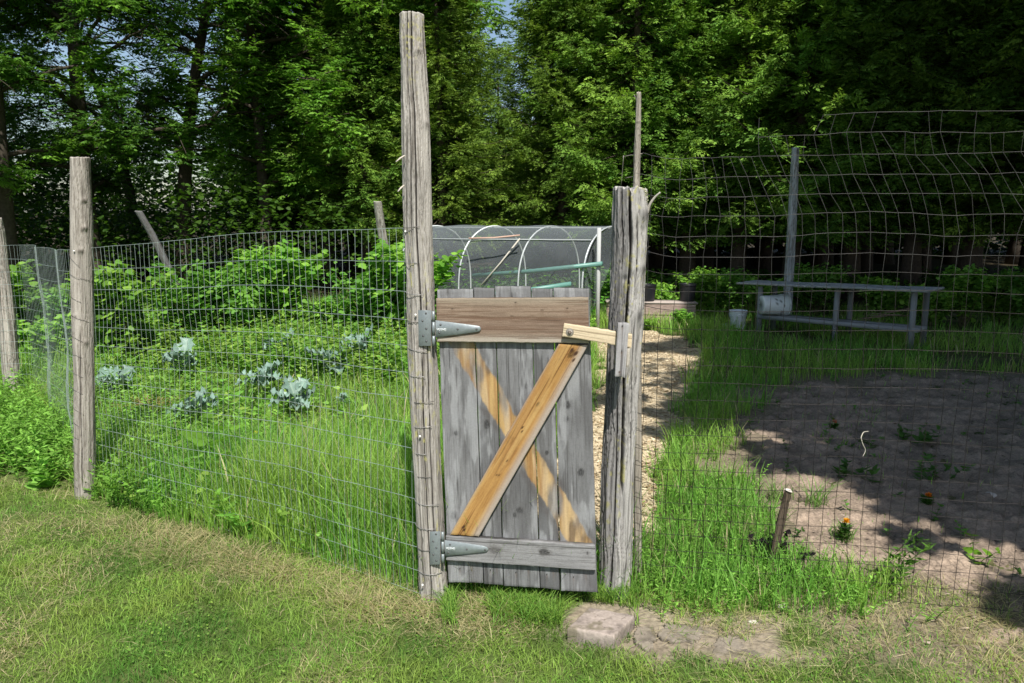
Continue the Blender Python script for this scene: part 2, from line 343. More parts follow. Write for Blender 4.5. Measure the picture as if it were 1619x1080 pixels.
# gate plane: hung on the tall post, swung a little towards the camera at the latch side
GA = np.array([G(706, 922)[0], 3.00]); GB = np.array([G(945, 937)[0], 2.93])
GN = np.array([-(GB-GA)[1], (GB-GA)[0], 0.0]); GN = GN/np.linalg.norm(GN)       # into the garden
def GP(px, py, off=0.0):                         # the photograph's point on the gate plane, 'off' metres in front of it
    d = ray(px, py); p0 = np.array([GA[0], GA[1], 0]) - GN*off; o = np.array([0, 0, CAMZ])
    t = ((p0-o)@GN)/(d@GN); return o+d*t
gate = thing('wooden_gate', 'grey weathered board gate with honey coloured diagonal brace hanging between the two gate posts', 'gate', (GA[0], GA[1], 0))
seams_t = [690.5, 748, 782, 839.5, 874, 932]; seams_b = [708, 764.5, 796, 854, 885.5, 945]
def lerpx(xt, xb, y): return xt + (xb-xt)*(y-457)/(930-457.)
tops = [(458, 457.5), (455, 456), (453, 453.5), (457, 457), (455, 457)]; bots = [922, 925, 930, 933, 937]; botl = [921, 923.5, 926.5, 930, 934]
def gate_uv(px, py):
    p = GP(px, py); return p
gmask_a = [GP(706, 543), GP(750, 543), GP(934, 859), GP(898, 857)]
gh = unit((GB-GA)[None])[0]
def to2(P): return (P[..., 0]-GA[0])*gh[0]+(P[..., 1]-GA[1])*gh[1], P[..., 2]
boardknots = [[(0.055, .62, .008), (.03, .28, .010), (.10, 1.02, .006)], [(.035, .66, .012)], [(.07, .32, .012), (.05, .30, .006), (.02, 1.12, .007), (.11, .82, .007), (.07, 1.16, .011)],
              [(.04, .56, .006), (.055, .98, .006)], [(.02, .60, .011), (.085, .49, .011), (.04, .755, .013), (.035, .70, .009), (.06, 1.13, .008)]]
shade = [(.20, .20, .203), (.155, .155, .158), (.185, .185, .188), (.135, .135, .137), (.19, .19, .193)]
for i in range(5):
    xt0, xt1, xb0, xb1 = seams_t[i]+.7, seams_t[i+1]-.7, seams_b[i]+.7, seams_b[i+1]-.7
    if i == 4: xb0 += 1.2; xt0 += .6
    yt0, yt1 = tops[i]; yb0, yb1 = botl[i], bots[i]
    q = [GP(xt0, yt0), GP(xt1, yt1), GP(xb1, yb1), GP(xb0, yb0)]
    bx0 = to2(q[3])[0]; bz0 = to2(q[3])[1]
    def colf(U, V, wU, hV, i=i, bx0=bx0, bz0=bz0, q=q):
        k, d = wood_cols(U, V, 50+i*7, boardknots[i], base=shade[i], dark=(.10, .098, .095), ring=48, uc=wU*.4, contrast=1.05, streak=.55)
        k = mixc(k, c3(.36, .365, .37), sst(.50, .62, fbm(U*40, V*7, i, 91))*.45); k = mixc(k, c3(.07, .068, .068), sst(.55, .75, fbm(U*12, V*2.6, i, 92))*.5)
        # unweathered ghost of a former brace
        t = V/hV; tx, tz = to2(q[0]); gx = lerp(bx0, tx, t)+U; gzv = bz0+V*(tz-bz0)/hV
        a0, z0 = to2(GP(727, 540)); a1, z1 = to2(GP(917, 860)); ll = math.hypot(a1-a0, z1-z0)
        nx, nz = (z1-z0)/ll, -(a1-a0)/ll; dist = (gx-a0)*nx+(gzv-z0)*nz
        ra = (fbm(gx*14, gzv*14, 0, 77)-.5)*.018 + (fbm(U*120, V*10, 0, 78)-.5)*.010
        inside = (1-sst(.038, .044, np.abs(dist+ra+.002)))*(gzv < z0)*(gzv > z1)
        spl = sst(.30, .56, fbm(gx*16, gzv*7, 4, 79))*.8+.2
        hon = mixc(c3(.43, .285, .12), c3(.27, .145, .055), sst(.35, .8, fbm(U*70, V*5, 3, 80+i)))
        hon = mixc(hon, c3(.52, .40, .25), sst(.5, .7, fbm(U*30, V*3, 9, 81))*.55); hon = mixc(hon, c3(.12, .08, .05), sst(.60, .78, fbm(U*22, V*9, 6, 84))*.8); hon = hon*(.78+.35*fbm(U*200, V*12, 2, 85)[..., None])
        k = mixc(k, hon, inside*spl)
        edge = np.exp(-((np.abs(dist+ra)-.052)/.014)**2)*(gzv < z0)*sst(.35, .6, fbm(gx*9, gzv*9, 2, 83)); k = mixc(k, c3(.08, .07, .065), edge*.55)
        top = sst(z0-.02, z0, gzv); k = mixc(k, k*.8+c3(.06, .06, .06), top*.5)
        k = nails(k, U, V, [(wU*.5, hV-.13), (wU*.35, .06), (wU*.7, .075)])
        return k, d
    b = board('board', q, .020, colf, M_wood, gate, seed=i+2)
# rails
def rail_top(U, V, wU, hV):
    k, d = wood_cols(V, U, 201, [], base=(.25, .185, .135), dark=(.125, .08, .055), ring=42, uc=hV*.35, contrast=1.0, streak=.5)
    s = V/hV; k = mixc(k, c3(.40, .36, .30), sst(.22, .06, s)*.75); k = mixc(k, c3(.17, .115, .085), np.exp(-((s-.36)/.14)**2)*.55)
    k = mixc(k, c3(.33, .29, .22), sst(.78, .97, s)*.5)
    k = mixc(k, c3(.12, .07, .045), sst(.6, .7, fbm(V*160, U*4, 2, 95))*.7)
    return nails(k, U, V, [(wU*.11, hV*.76), (wU*.50, hV*.60), (wU*.86, hV*.77), (wU*.70, hV*.73), (wU*.53, hV*.9)], .003), d
r = board('rail', [GP(689.5, 472, .022), GP(930, 470.5, .022), GP(931.5, 543, .022), GP(690.5, 540.5, .022)], .0215, rail_top, M_wood, gate, seed=11, axis='u')
r['label'] = 'brown upper rail board'
def rail_bot(U, V, wU, hV):
    k, d = wood_cols(V, U, 221, [(hV*.56, wU*.33, .013), (hV*.62, wU*.655, .012), (hV*.6, wU*.67, .010), (hV*.68, wU*.95, .005)], base=(.265, .262, .262), dark=(.08, .075, .07), ring=55, uc=hV*.6, contrast=1.0)
    d0 = np.hypot(U-wU*.33, (V-hV*.56)*1.0); k = mixc(k, c3(.16, .15, .145), np.exp(-(d0/.03)**2)*(.3+.4*np.sin(d0*900)**2))
    return k, d
r = board('rail', [GP(704.5, 847.5, .022), GP(941, 862.5, .022), GP(941.5, 902.5, .022), GP(705.5, 886.5, .022)], .0215, rail_bot, M_wood, gate, seed=12, axis='u')
r['label'] = 'grey lower rail board'
def brace_c(U, V, wU, hV):
    k, d = wood_cols(U, V, 231, [(wU*.62, hV*.955, .012), (wU*.28, hV*.52, .005), (wU*.3, hV*.50, .004), (wU*.5, hV*.33, .004), (wU*.45, hV*.70, .006)], base=(.37, .21, .07), dark=(.20, .09, .03), ring=38, uc=wU*.5, contrast=.95, streak=.35)
    k = mixc(k, c3(.54, .38, .16), sst(.45, .7, fbm(U*25, V*2.4, 2, 96))*.45)
    k = mixc(k, c3(.30, .15, .05), sst(.58, .70, fbm(U*30, V*3, 5, 97))*.55)
    e = sst(.62, .95, U/wU)*.85; k = mixc(k, c3(.36, .32, .28), e*sst(.3, .5, fbm(U*40, V*3, 1, 98)+e*.3))
    k = mixc(k, c3(.30, .24, .18), sst(.10, 0, U/wU)*.7)
    for (a, b, r_) in ((.55, .975, .006), (.75, .958, .007), (.8, .925, .005), (.38, .58, .004), (.44, .56, .0035), (.5, .405, .0035), (.42, .33, .003), (.3, .045, .006), (.38, .03, .005)):
        dd = np.hypot(U-wU*a, (V-hV*b)*.6); k = mixc(k, c3(.05, .025, .015), (1-sst(r_*.7, r_*1.2, dd))*.95)
    return k, d
TLb, TRb, BRb, BLb = GP(883, 544, .022), GP(930, 546, .022), GP(757, 848.5, .022), GP(711.5, 845.5, .022)
b = board('brace', [TLb, TRb, BRb, BLb], .0213, brace_c, M_wood, gate, seed=13)
b['label'] = 'honey coloured diagonal brace'
# ---------------------------------------------------------------- hinges
GREY = c3(.22, .25, .255)
def poly_plate(acc, pts, thick, K, off=0.0, bev=.0006):
    pts = [np.asarray(p, float) for p in pts]; n = len(pts); c = sum(pts)/n
    back = [p+GN*thick for p in pts]; fr = [p+(c-p)/np.linalg.norm(c-p)*bev-GN*.0004 for p in pts]
    V = pts+back+fr+[c-GN*.0004]; T = []
    for i in range(n):
        j = (i+1) % n; T += [(i, i+n, j+n), (i, j+n, j), (i+2*n, i, j), (i+2*n, j, j+2*n), (3*n, i+2*n, j+2*n)]
    acc.add(V, T, K)
def dome(acc, c, r, h, K, axis, k=10, rings=3):
    axis = axis/np.linalg.norm(axis); a = np.cross(axis, [0, 0, 1.0]); a = a/np.linalg.norm(a); b = np.cross(axis, a); V = []; T = []
    for i in range(rings+1):
        th = i/rings*math.pi/2; rr_ = r*math.cos(th); hh = h*math.sin(th)
        for j in range(k):
            p = j*2*math.pi/k; V.append(np.asarray(c)+a*rr_*math.cos(p)+b*rr_*math.sin(p)+axis*hh)
    for i in range(rings):
        for j in range(k):
            q = i*k+j; w = i*k+(j+1) % k; T += [(q, w, w+k), (q, w+k, q+k)]
    acc.add(V, T, K)
def strokes(letters, o, ux, uz, h, parent, mat):     # small stamped characters cut to bars
    acc = Acc(); x = 0; t = h*.16
    for L in letters:
        for (x0, y0, x1, y1) in L:
            p0 = o+ux*(x+x0*h*.62)+uz*(y0*h); p1 = o+ux*(x+x1*h*.62)+uz*(y1*h); d = unit((p1-p0)[None])[0]
            m_ = (p0+p1)/2; L2 = np.linalg.norm(p1-p0)/2; box_at(acc, m_, d*L2, np.cross(d, GN)*t/2, GN*.0003, c3(.85, .88, .88))
        x += h*.85
    return obj('stamp', acc, mat, parent)
GLY = [[(0, 1, .5, 0), (.5, 0, 1, 1)], [(0, 0, 0, 1), (0, 1, 1, 1), (0, .5, .8, .5), (0, 0, 1, 0)], [(0, 0, 0, 1), (0, 1, 1, .8), (1, .8, 0, .5), (0, .5, 1, 0)], [(0, 0, 0, 1), (0, 1, 1, 0), (1, 0, 1, 1)], [(0, 0, 1, 0), (0, 0, 0, 1), (0, 1, 1, 1), (1, 1, 1, 0)]]
def hinge(plate, knuck, strap, screws_p, screws_s, stamp_at, lab):
    h = thing_child = bpy.data.objects.new('hinge', None); C.objects.link(h); h.parent = gate; h.location = (0, 0, 0); h['label'] = lab
    off = .028
    a = Acc(); poly_plate(a, [GP(*p, off) for p in plate], .003, GREY*.92); pl = obj('plate', a, M_metal, h)
    a = Acc(); poly_plate(a, [GP(*p, off) for p in strap], .003, GREY*1.05); st = obj('strap', a, M_metal, h)
    a = Acc(); p0 = GP(*knuck[0], off+.001); p1 = GP(*knuck[1], off+.001); ts = [0, .3, .31, .69, .70, 1]
    for (t0, t1) in ((0, .295), (.305, .695), (.705, 1)):
        P = np.array([p0+(p1-p0)*t for t in (t0, (t0+t1)/2, t1)]); V, T = tubes(P, .0062, 12); a.add(V, T, GREY*1.0)
    obj('knuckle', a, M_metal, h, smooth=True)
    for s in screws_p+screws_s:
        a = Acc(); dome(a, GP(*s, off+.0003), .0042, .0026, c3(.07, .07, .07), -GN); obj('screw', a, M_metal, h)
    o = GP(*stamp_at, off+.0008); strokes(GLY, o, np.array([gh[0], gh[1], 0]), np.array([0, 0, 1.0]), .0085, h, M_plastic)
hinge([(661, 490.5), (681.5, 491), (681.5, 547), (662, 547)], [(685.2, 492), (685.8, 547)], [(688.5, 506.5), (722, 510.8), (754, 515), (758.5, 516.3), (760.5, 520), (758.5, 523.8), (754, 525), (722, 529.4), (689, 533.5)],
      [(673.5, 495.5), (668, 507.5), (674, 519.5), (669, 531), (674, 539.5)], [(696.5, 513.5), (694.5, 526), (723.5, 520.5), (753.5, 520.5)], (690.8, 522.8), 'upper dark grey strap hinge')
hinge([(679.5, 841), (696, 840.5), (696, 892.5), (679.5, 893)], [(699.8, 841), (700.3, 890)], [(703, 854), (735, 858.8), (765, 863.5), (769.8, 865.3), (772, 868.7), (770, 872), (765, 873.2), (735, 876.2), (703.5, 879.5)],
      [(689.5, 844.5), (685, 856), (690, 866), (685, 877), (690, 886.5)], [(711.5, 861), (708.5, 874), (738, 868.5), (767, 869.5)], (705.5, 868.6), 'lower paler strap hinge')
# ---------------------------------------------------------------- latch bar, pivoted on the gate
def latch_c(U, V, wU, hV):
    k, d = wood_cols(V, U, 301, [], base=(.60, .50, .345), dark=(.42, .31, .19), ring=30, uc=hV*.5, contrast=.5, streak=.2); return k, d*.4
LO = .045
lb = board('latch_bar', [GP(892, 511, LO), GP(999.5, 528.5, LO), GP(998, 550, LO), GP(889.3, 531.5, LO)], .020, latch_c, M_wood, gate, seed=21, axis='u')
a = Acc(); c = GP(900.8, 525.3, LO+.001); dome(a, c, .0150, .0016, c3(.26, .23, .19), -GN, 20, 2); dome(a, c-GN*.0018, .0080, .006, c3(.16, .13, .10), -GN, 6, 2)
obj('bolt', a, M_metal, lb)
# ---------------------------------------------------------------- posts
def log_mesh(path, rad, seed, cracks=(), base=(.36, .33, .29), dark=(.11, .095, .08), nth=150, nz=330, rough=.0035, lichen=0.0, squash=1.0, face_dark=None, knots=(), topang=0.0, lump=.30, jagz=.012):
    """path: list of (x,y,z); rad: list of radii at the same stations; theta=0 faces the camera"""
    path = np.asarray(path, float); s = np.linspace(0, 1, len(path)); t = np.linspace(0, 1, nz)
    P = np.stack([np.interp(t, s, path[:, k]) for k in range(3)], -1); R = np.interp(t, np.linspace(0, 1, len(rad)), rad)
    H = np.linalg.norm(path[-1]-path[0]); th = np.linspace(0, 2*math.pi, nth, endpoint=False)
    TH, TT = np.meshgrid(th, t); Z = TT*H; cx, sx = np.cos(TH), np.sin(TH)
    low = (fbm(cx*1.3+5, sx*1.3, Z*(1.6+lump*3-.9), seed, 3)-.5)*lump
    ws = (fbm(Z*5, seed, 1, seed+21, 2)-.5)*.35; c2_, s2_ = np.cos(TH+ws), np.sin(TH+ws)
    gro = fbm(c2_*7+3, s2_*7, Z*4.2, seed+1, 4); fine = fbm(c2_*26, s2_*26, Z*15, seed+2, 3); hair = fbm(cx*55, sx*55, Z*9.0, seed+3, 2)
    ridg = np.abs(gro-.5)*2; check = 1-sst(0, .09, ridg)
    r = R[:, None]*(1+low) + (gro-.5)*rough*2.0 + (fine-.5)*rough*1.5 - check*rough*.9
    cr = np.zeros_like(r)
    for (ca, z0, z1, wdt, dep, wob) in cracks:
        ang = ca + (fbm(Z*3, seed, 2, seed+7, 3)-.5)*wob; dd = np.abs((TH-ang+math.pi) % (2*math.pi)-math.pi)*R[:, None]
        env = sst(z0, z0+.06, Z)*(1-sst(z1-.06, z1, Z)); w = wdt*(.6+.8*fbm(Z*6, 3, 1, seed+8)); m = (1-sst(w*.4, w, dd))*env
        r = r - m*dep; cr = np.maximum(cr, m)
    for (ka, kz, kr, kh) in knots:
        dd = np.hypot(((TH-ka+math.pi) % (2*math.pi)-math.pi)*R[:, None], (Z-kz)*.8); r = r+np.exp(-(dd/kr)**2)*kh
    base = c3(*base); dark = c3(*dark)
    tone = fbm(cx*2.2, sx*2.2, Z*6, seed+4, 4)
    k = mixc(base, dark, np.clip(.75*sst(.5, .22, gro)+.45*sst(.5, .8, hair)*.8+.45*sst(.55, .8, fine)+check*.55, 0, 1))
    k = k*(.72+.56*tone)[..., None]; k = mixc(k, base*1.32, sst(.58, .75, gro)*.5)
    k = mixc(k, c3(.012, .010, .009), cr*.97)
    if lichen:
        L = sst(.60-.12*lichen, .74, fbm(cx*5, sx*5, Z*55, seed+5, 4))*sst(.5, .66, fbm(cx*1.8, sx*1.8, Z*4, seed+6, 2)); k = mixc(k, c3(.40, .38, .14), L*.75)
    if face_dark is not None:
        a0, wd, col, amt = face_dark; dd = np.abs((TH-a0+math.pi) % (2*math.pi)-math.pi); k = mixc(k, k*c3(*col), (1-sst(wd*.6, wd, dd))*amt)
    for (ka, kz, kr, kh) in knots:
        dd = np.hypot(((TH-ka+math.pi) % (2*math.pi)-math.pi)*R[:, None], (Z-kz)*.7); k = mixc(k, dark*.6, np.exp(-(dd/(kr*.6))**2)*.8)
    low_ = 1-sst(.0, .10, Z); k = mixc(k, c3(.20, .17, .11), low_*.5)
    X = P[:, None, 0]+np.sin(TH)*r; Y = P[:, None, 1]-np.cos(TH)*r*squash
    jag = np.where(TT > .97, (fbm(cx*3, sx*3, 1, seed+9, 3)-.5)*jagz, 0)+np.where(TT > .97, np.sin(TH)*topang, 0)
    V = np.stack([X, Y, P[:, None, 2]+0*TH+jag*sst(.97, 1, TT)], -1)
    i = np.arange(nz*nth).reshape(nz, nth); q0, q1 = i[:-1], i[1:]; r0, r1 = np.roll(q0, -1, 1), np.roll(q1, -1, 1)
    T = [np.stack([q0, r0, r1], -1).reshape(-1, 3), np.stack([q0, r1, q1], -1).reshape(-1, 3)]
    V = V.reshape(-1, 3); K = k.reshape(-1, 3); n = len(V); ctr = P[-1]; prev = i[-1]; rim = V[prev]
    for f in (.93, .7, .45, .2):
        w = ctr+(rim-ctr)*f; w[:, 2] = ctr[2]+(rim[:, 2]-ctr[2])*f + (.003 if f < .95 else 0) + (fbm(w[:, 0]*90, w[:, 1]*90, 0, seed)-.5)*.006
        V = np.concatenate([V, w]); kk = mixc(base*1.25, dark, .5*sst(.4, .7, fbm(np.cos(th)*6*f, np.sin(th)*6*f, 0, seed+11))); K = np.concatenate([K, kk])
        cur = np.arange(n, n+nth); T += [np.stack([prev, np.roll(prev, -1), np.roll(cur, -1)], -1), np.stack([prev, np.roll(cur, -1), cur], -1)]; prev = cur; n += nth
    V = np.concatenate([V, ctr[None]+[0, 0, .003]]); K = np.concatenate([K, base[None]*.6]); T.append(np.stack([prev, np.roll(prev, -1), np.full(nth, n)], -1))
    return V, np.concatenate(T), K
def stations(pts, Y):                              # (px, py, half width px) bottom to top -> path and radii for an upright of depth Y
    P = []; R = []
    for (px, py, hw) in pts:
        p = PY(px, py, Y); depth = p[1]*math.cos(PITCH)+(CAMZ-p[2])*math.sin(PITCH); P.append(p); R.append(hw*depth/FPX)
    P[0][2] = min(P[0][2], -.08); return P, R
YC = FENCE_C[1]; YD = FENCE_D[1]+.02; YB = FENCE_B[1]; YA = FENCE_A[1]
def arc(P): return np.linalg.norm(np.array(P[-1])-np.array(P[0]))
P, R = stations([(686, 952, 21.5), (681, 850, 21.5), (674, 700, 21.5), (668, 560, 22), (665, 450, 22), (660, 320, 22.5), (656, 200, 21.5), (653, 100, 19.5), (651, 24, 19)], YC)
tp = thing('gate_post', 'tallest post, a pale grey cracked log carrying the hinges of the gate', 'post', P[0])
obj('log', log_mesh(P, R, 401, cracks=[(.05, 1.0, 2.6, .0040, .011, .25), (-.35, 1.3, 2.4, .003, .008, .3), (.45, .2, 1.2, .003, .007, .3), (-.55, .1, 1.0, .0025, .006, .3), (.0, .0, .9, .003, .008, .4)],
    base=(.38, .355, .32), dark=(.12, .105, .09), lichen=.7, nth=190, nz=520, knots=[(.62, 2.1, .014, .004), (1.1, 1.75, .02, .004), (.1, 1.55, .012, -.004)]), M_wood, tp, smooth=True)
a = Acc()
for (x0, y0, x1, y1) in ((640, 246, 626, 256), (639, 293, 629, 303)):
    p0 = PY(x0, y0, YC-.05); p1 = PY(x1, y1, YC-.075); V, T = tubes(np.array([p0, (p0+p1)/2+[0, 0, .002], p1]), [.003, .0035, .002], 6); obj('splinter', Acc().add(V, T, c3(.55, .50, .42)), M_wood, tp)
# latch post: two split halves standing close together
P, R = stations([(972, 947, 24), (975, 850, 24), (980, 700, 24.5), (984, 600, 25), (990, 480, 26), (994, 390, 27), (995.5, 299, 27)], YD)
lp = thing('gate_post', 'thick knotty split log post behind the cream latch bar', 'post', P[0])
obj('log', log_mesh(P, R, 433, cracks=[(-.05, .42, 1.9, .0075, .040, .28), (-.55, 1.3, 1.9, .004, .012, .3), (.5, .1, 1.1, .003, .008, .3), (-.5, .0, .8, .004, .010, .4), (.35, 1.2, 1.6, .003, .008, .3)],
    base=(.37, .355, .335), dark=(.09, .085, .08), rough=.0048, lichen=.3, nth=190, nz=480, lump=.46, jagz=.05, face_dark=(-.80, .85, (.55, .55, .57), .8),  # left half darkened: its shaded side is painted into the wood colour
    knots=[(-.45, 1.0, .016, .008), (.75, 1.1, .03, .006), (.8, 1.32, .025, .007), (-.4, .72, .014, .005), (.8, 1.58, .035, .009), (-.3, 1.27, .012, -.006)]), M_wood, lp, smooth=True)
a = Acc()
def limb(acc, pts, r, K, k=7, n=14):
    pts = np.asarray(pts, float); s = np.linspace(0, 1, len(pts)); t = np.linspace(0, 1, n)
    P_ = np.stack([np.interp(t, s, pts[:, j]) for j in range(3)], -1); P_[1:-1] = (P_[:-2]+P_[1:-1]*2+P_[2:])/4
    R_2 = np.interp(t, np.linspace(0, 1, len(r)), r); V, T = tubes(P_, R_2, k); acc.add(V, T, K)
limb(a, [PY(1016, 362, YD-.01), PY(1022, 345, YD-.02), PY(1026, 325, YD-.03), PY(1035, 312, YD-.04), PY(1044, 304, YD-.05)], [.010, .006, .0055, .0045, .003], c3(.42, .39, .34))
obj('dead_twig', a, M_wood, lp, smooth=True)
a = Acc()
for (x, y, s, z) in ((1016, 306, .020, 0), (1018, 318, .014, 1), (1014, 330, .016, 2), (1019, 340, .012, 3), (1012, 312, .015, 5)):
    c = PY(x, y, YD-.035); rng = np.random.default_rng(int(x)); n = 160; d = unit(rng.normal(size=(n, 3)))
    V, T, K = leaves(c+d*s*rng.uniform(.3, 1, (n, 1)), unit(rng.normal(size=(n, 3))), d, .010, .006, c3(.42, .42, .27)*rng.uniform(.6, 1.2, (n, 1))); a.add(V, T, K)
obj('lichen', a, M_matte, lp)
def keep_c(U, V, wU, hV):
    k, d = wood_cols(U, V, 311, [], base=(.36, .35, .35), dark=(.15, .14, .14), ring=40, uc=wU*.5, contrast=.9); return nails(k, U, V, [(wU*.4, hV*.93), (wU*.5, hV*.47), (wU*.42, hV*.1)], .0035), d
KY = float(GP(985, 538, LO)[1])-.024
kq = [PY(977.5, 510.5, KY), PY(994.5, 511, KY), PY(988.5, 597, KY), PY(972, 595.5, KY)]
kp = board('latch_keeper', kq, .018, keep_c, M_wood, lp, seed=22)
def spc(U, V, wU, hV): return wood_cols(U, V, 312, [], base=(.40, .37, .32), dark=(.15, .13, .11), ring=40, contrast=.9)
board('keeper_block', [PY(979, 553, KY+.0185), PY(997, 551, KY+.0185), PY(995, 581, KY+.0185), PY(976, 581, KY+.0185)], .085, spc, M_wood, lp, seed=23)
# thin pole rising behind the latch post
P, R = stations([(1009, 940, 6.5), (1008, 600, 6.5), (1006, 300, 5.5), (1008, 220, 4.8), (1010, 148, 3.6)], YD+.10)
po = thing('pole', 'thin bare pole rising behind the thick latch post', 'pole', P[0])
obj('shaft', log_mesh(P, R, 451, base=(.34, .31, .26), dark=(.12, .10, .08), nth=40, nz=160, rough=.0012, knots=[(0, 1.75, .008, .004), (.5, 1.6, .006, .003)]), M_wood, po, smooth=True)
a = Acc()
for (x0, y0, x1, y1) in ((1016, 243, 984, 248), (1008, 279, 988, 282), (986, 246, 982, 296), (1003, 150, 1016, 190)):
    a = Acc(); limb(a, [PY(x0, y0, YD+.10), PY((x0+x1)/2, (y0+y1)/2-1, YD+.12), PY(x1, y1, YD+.13)], [.0014, .0012, .0009], c3(.33, .30, .26), 4, 6); obj('wire_end', a, M_wire, po)
P, R = stations([(135, 802, 16), (134, 700, 16), (132.5, 600, 15.5), (131, 500, 15.5), (130, 400, 15.5), (128.5, 330, 15.5), (127, 250, 15)], YB)
fb = thing('fence_post', 'smooth grey fence post standing left of the kale bed with wire ties slanting over it', 'post', P[0])
obj('log', log_mesh(P, R, 461, cracks=[(.2, .1, .9, .0025, .007, .3)], base=(.36, .33, .29), dark=(.13, .11, .09), rough=.0026, nth=130, nz=380,
    knots=[(.75, 1.63, .014, .008), (.7, 1.44, .016, .009), (.35, 1.28, .016, .008), (-.2, .95, .010, .003), (.7, .82, .014, .006)]), M_wood, fb, smooth=True)
P, R = stations([(24, 655, 13), (16, 570, 12.5), (12, 500, 12), (3, 430, 11), (-6, 365, 11), (-9, 345, 10)], YA)
fa = thing('fence_post', 'leaning grey fence post at the left edge of the photo', 'post', P[0])
obj('log', log_mesh(P, R, 471, cracks=[(0, .2, 1.4, .003, .008, .3)], base=(.40, .365, .32), dark=(.13, .11, .09), nth=90, nz=240, knots=[(.3, .95, .02, .006)]), M_wood, fa, smooth=True)

# ---------------------------------------------------------------- wire fences
def resample(pts, step):
    pts = np.asarray(pts, float); d = np.r_[0, np.cumsum(np.linalg.norm(np.diff(pts, axis=0), axis=1))]; n = int(d[-1]/step)+1
    t = np.linspace(0, d[-1], n); return np.stack([np.interp(t, d, pts[:, k]) for k in range(pts.shape[1])], -1), t
def side_of(p, q, off):
    d = unit(np.array([q-p]))[0]; return np.array([-d[1], d[0]])*off
# left: galvanised, from the tall post past post B, round the bend to post A and out of the picture
LF = [FENCE_C+[-.060, -.02], lerp(FENCE_C, FENCE_B, .35)+[0, .05], lerp(FENCE_C, FENCE_B, .7)+[.01, .03], FENCE_B+[.06, .055], FENCE_B+[-.02, .085],
      FENCE_B+[-.2, .30], lerp(FENCE_B, FENCE_K, .55)+[.02, 0], FENCE_K+[.03, -.2], FENCE_K+[-.08, .02], FENCE_A+[.20, -.06], FENCE_A+[.0, -.09], FENCE_A+[-1.2, .1], FENCE_O]
LF, LT = resample(LF, .0375)
for _ in range(3): LF[1:-1] = (LF[:-2]+2*LF[1:-1]+LF[2:])/4
gC, gB, gK, gA = 0, 0, 0, 0
tb = LT[np.argmin(np.linalg.norm(LF-(FENCE_B+[.0, .08]), axis=1))]
zt = np.interp(LT, [0, tb*.25, tb*.5, tb, tb+1.2, LT[-1]], [1.478, 1.465, 1.435, 1.335, 1.30, 1.25]) + (fbm(LT*1.2, 0, 0, 501)-.5)*.015
rows = 15; rng = np.random.default_rng(5)
rz = np.arange(rows)/(rows-1.0)
rz = rz**.94
a = Acc(); M = len(LF)
zz = zt[None]*(1-rz[:, None]) + .015*rz[:, None] + (fbm(LT[None]*2.0, rz[:, None]*9, 0, 502)-.5)*.016
bow = (fbm(LT[None]*1.4, rz[:, None]*2.4, 0, 503)-.5)*.075*np.sin(np.pi*np.clip(rz, 0, 1))[:, None]
dn = np.gradient(LF, axis=0); dn = unit(np.stack([-dn[:, 1], dn[:, 0]], -1)); tg = unit(np.gradient(LF, axis=0))
sh = (rng.uniform(-1, 1, (rows, M)))*.0025 + (fbm(LT[None]*1.1, rz[:, None]*1.8, 4, 504)-.5)*.05*rz[:, None]
XY = LF[None]+dn[None]*bow[..., None]+tg[None]*sh[..., None]
GR = np.concatenate([XY, zz[..., None]], -1)
WG = c3(.46, .54, .52)
V, T = tubes(GR, .00098, 4, cap=False); a.add(V, T, WG)
VG = GR.transpose(1, 0, 2) + np.concatenate([dn, np.zeros((M, 1))], -1)[:, None]*.002
V, T = tubes(VG, .00082, 4, cap=False); a.add(V, T, WG*.97)
tag(obj('wire_fence', a, M_wire, origin=np.array([FENCE_C[0], FENCE_C[1], 0])), 'pale galvanised wire mesh fence running from the tallest post off to the left', 'fence')
# ties round the posts: parts of the posts they are nailed to
def tie(acc, x, y, z, r, sl, a0=-1.7, a1=1.5, w=.0016, K=c3(.22, .21, .20)):
    t = np.linspace(a0, a1, 12); P_ = np.stack([x+np.sin(t)*r, y-np.cos(t)*r, z+np.linspace(0, sl, 12)+np.sin(np.linspace(0, 9, 12))*.0015], -1)
    V, T = tubes(P_, w, 5); acc.add(V, T, K)
Cx = lambda z: np.interp(z, [0, .3, .9, 1.5], [PY(686, 940, YC)[0], PY(681, 850, YC)[0], PY(672, 640, YC)[0], PY(663, 400, YC)[0]])
for j in range(rows):
    z = zz[j, 0]
    if z < .03: continue
    a = Acc(); tie(a, Cx(z), YC, z, .0585+.001*(j % 3), rng.uniform(-.012, .008), -1.6, -.1+rng.uniform(0, .9), .0012, c3(.34, .33, .32) if j % 3 else c3(.16, .15, .14))
    obj('wire_tie', a, M_wire, tp)
Bx = lambda z: np.interp(z, [0, .9, 1.8], [PY(134, 787, YB)[0], PY(132, 560, YB)[0], PY(127, 250, YB)[0]])
for j in range(rows-1):
    z = np.interp(tb, LT, zz[j]); a = Acc(); tie(a, Bx(z), YB, z+.012, .0545, -.05-rng.uniform(0, .05), -1.6, rng.uniform(.2, 1.3), .0009, c3(.20, .18, .17)); obj('wire_tie', a, M_wire, fb)
# white insulator-like knots of twine
for (par, x, y, Yk) in ((fb, 117, 397, YB-.055), (tp, 641, 366, YC-.03), (tp, 657, 498, YC-.06), (tp, 668, 925, YC-.063), (tp, 664, 690, YC-.063)):
    a = Acc(); c = PY(x, y, Yk); dome(a, c, .0048, .004, c3(.75, .74, .70), np.array([0, -1.0, .3]), 8, 3); obj('staple', a, M_plastic, par)
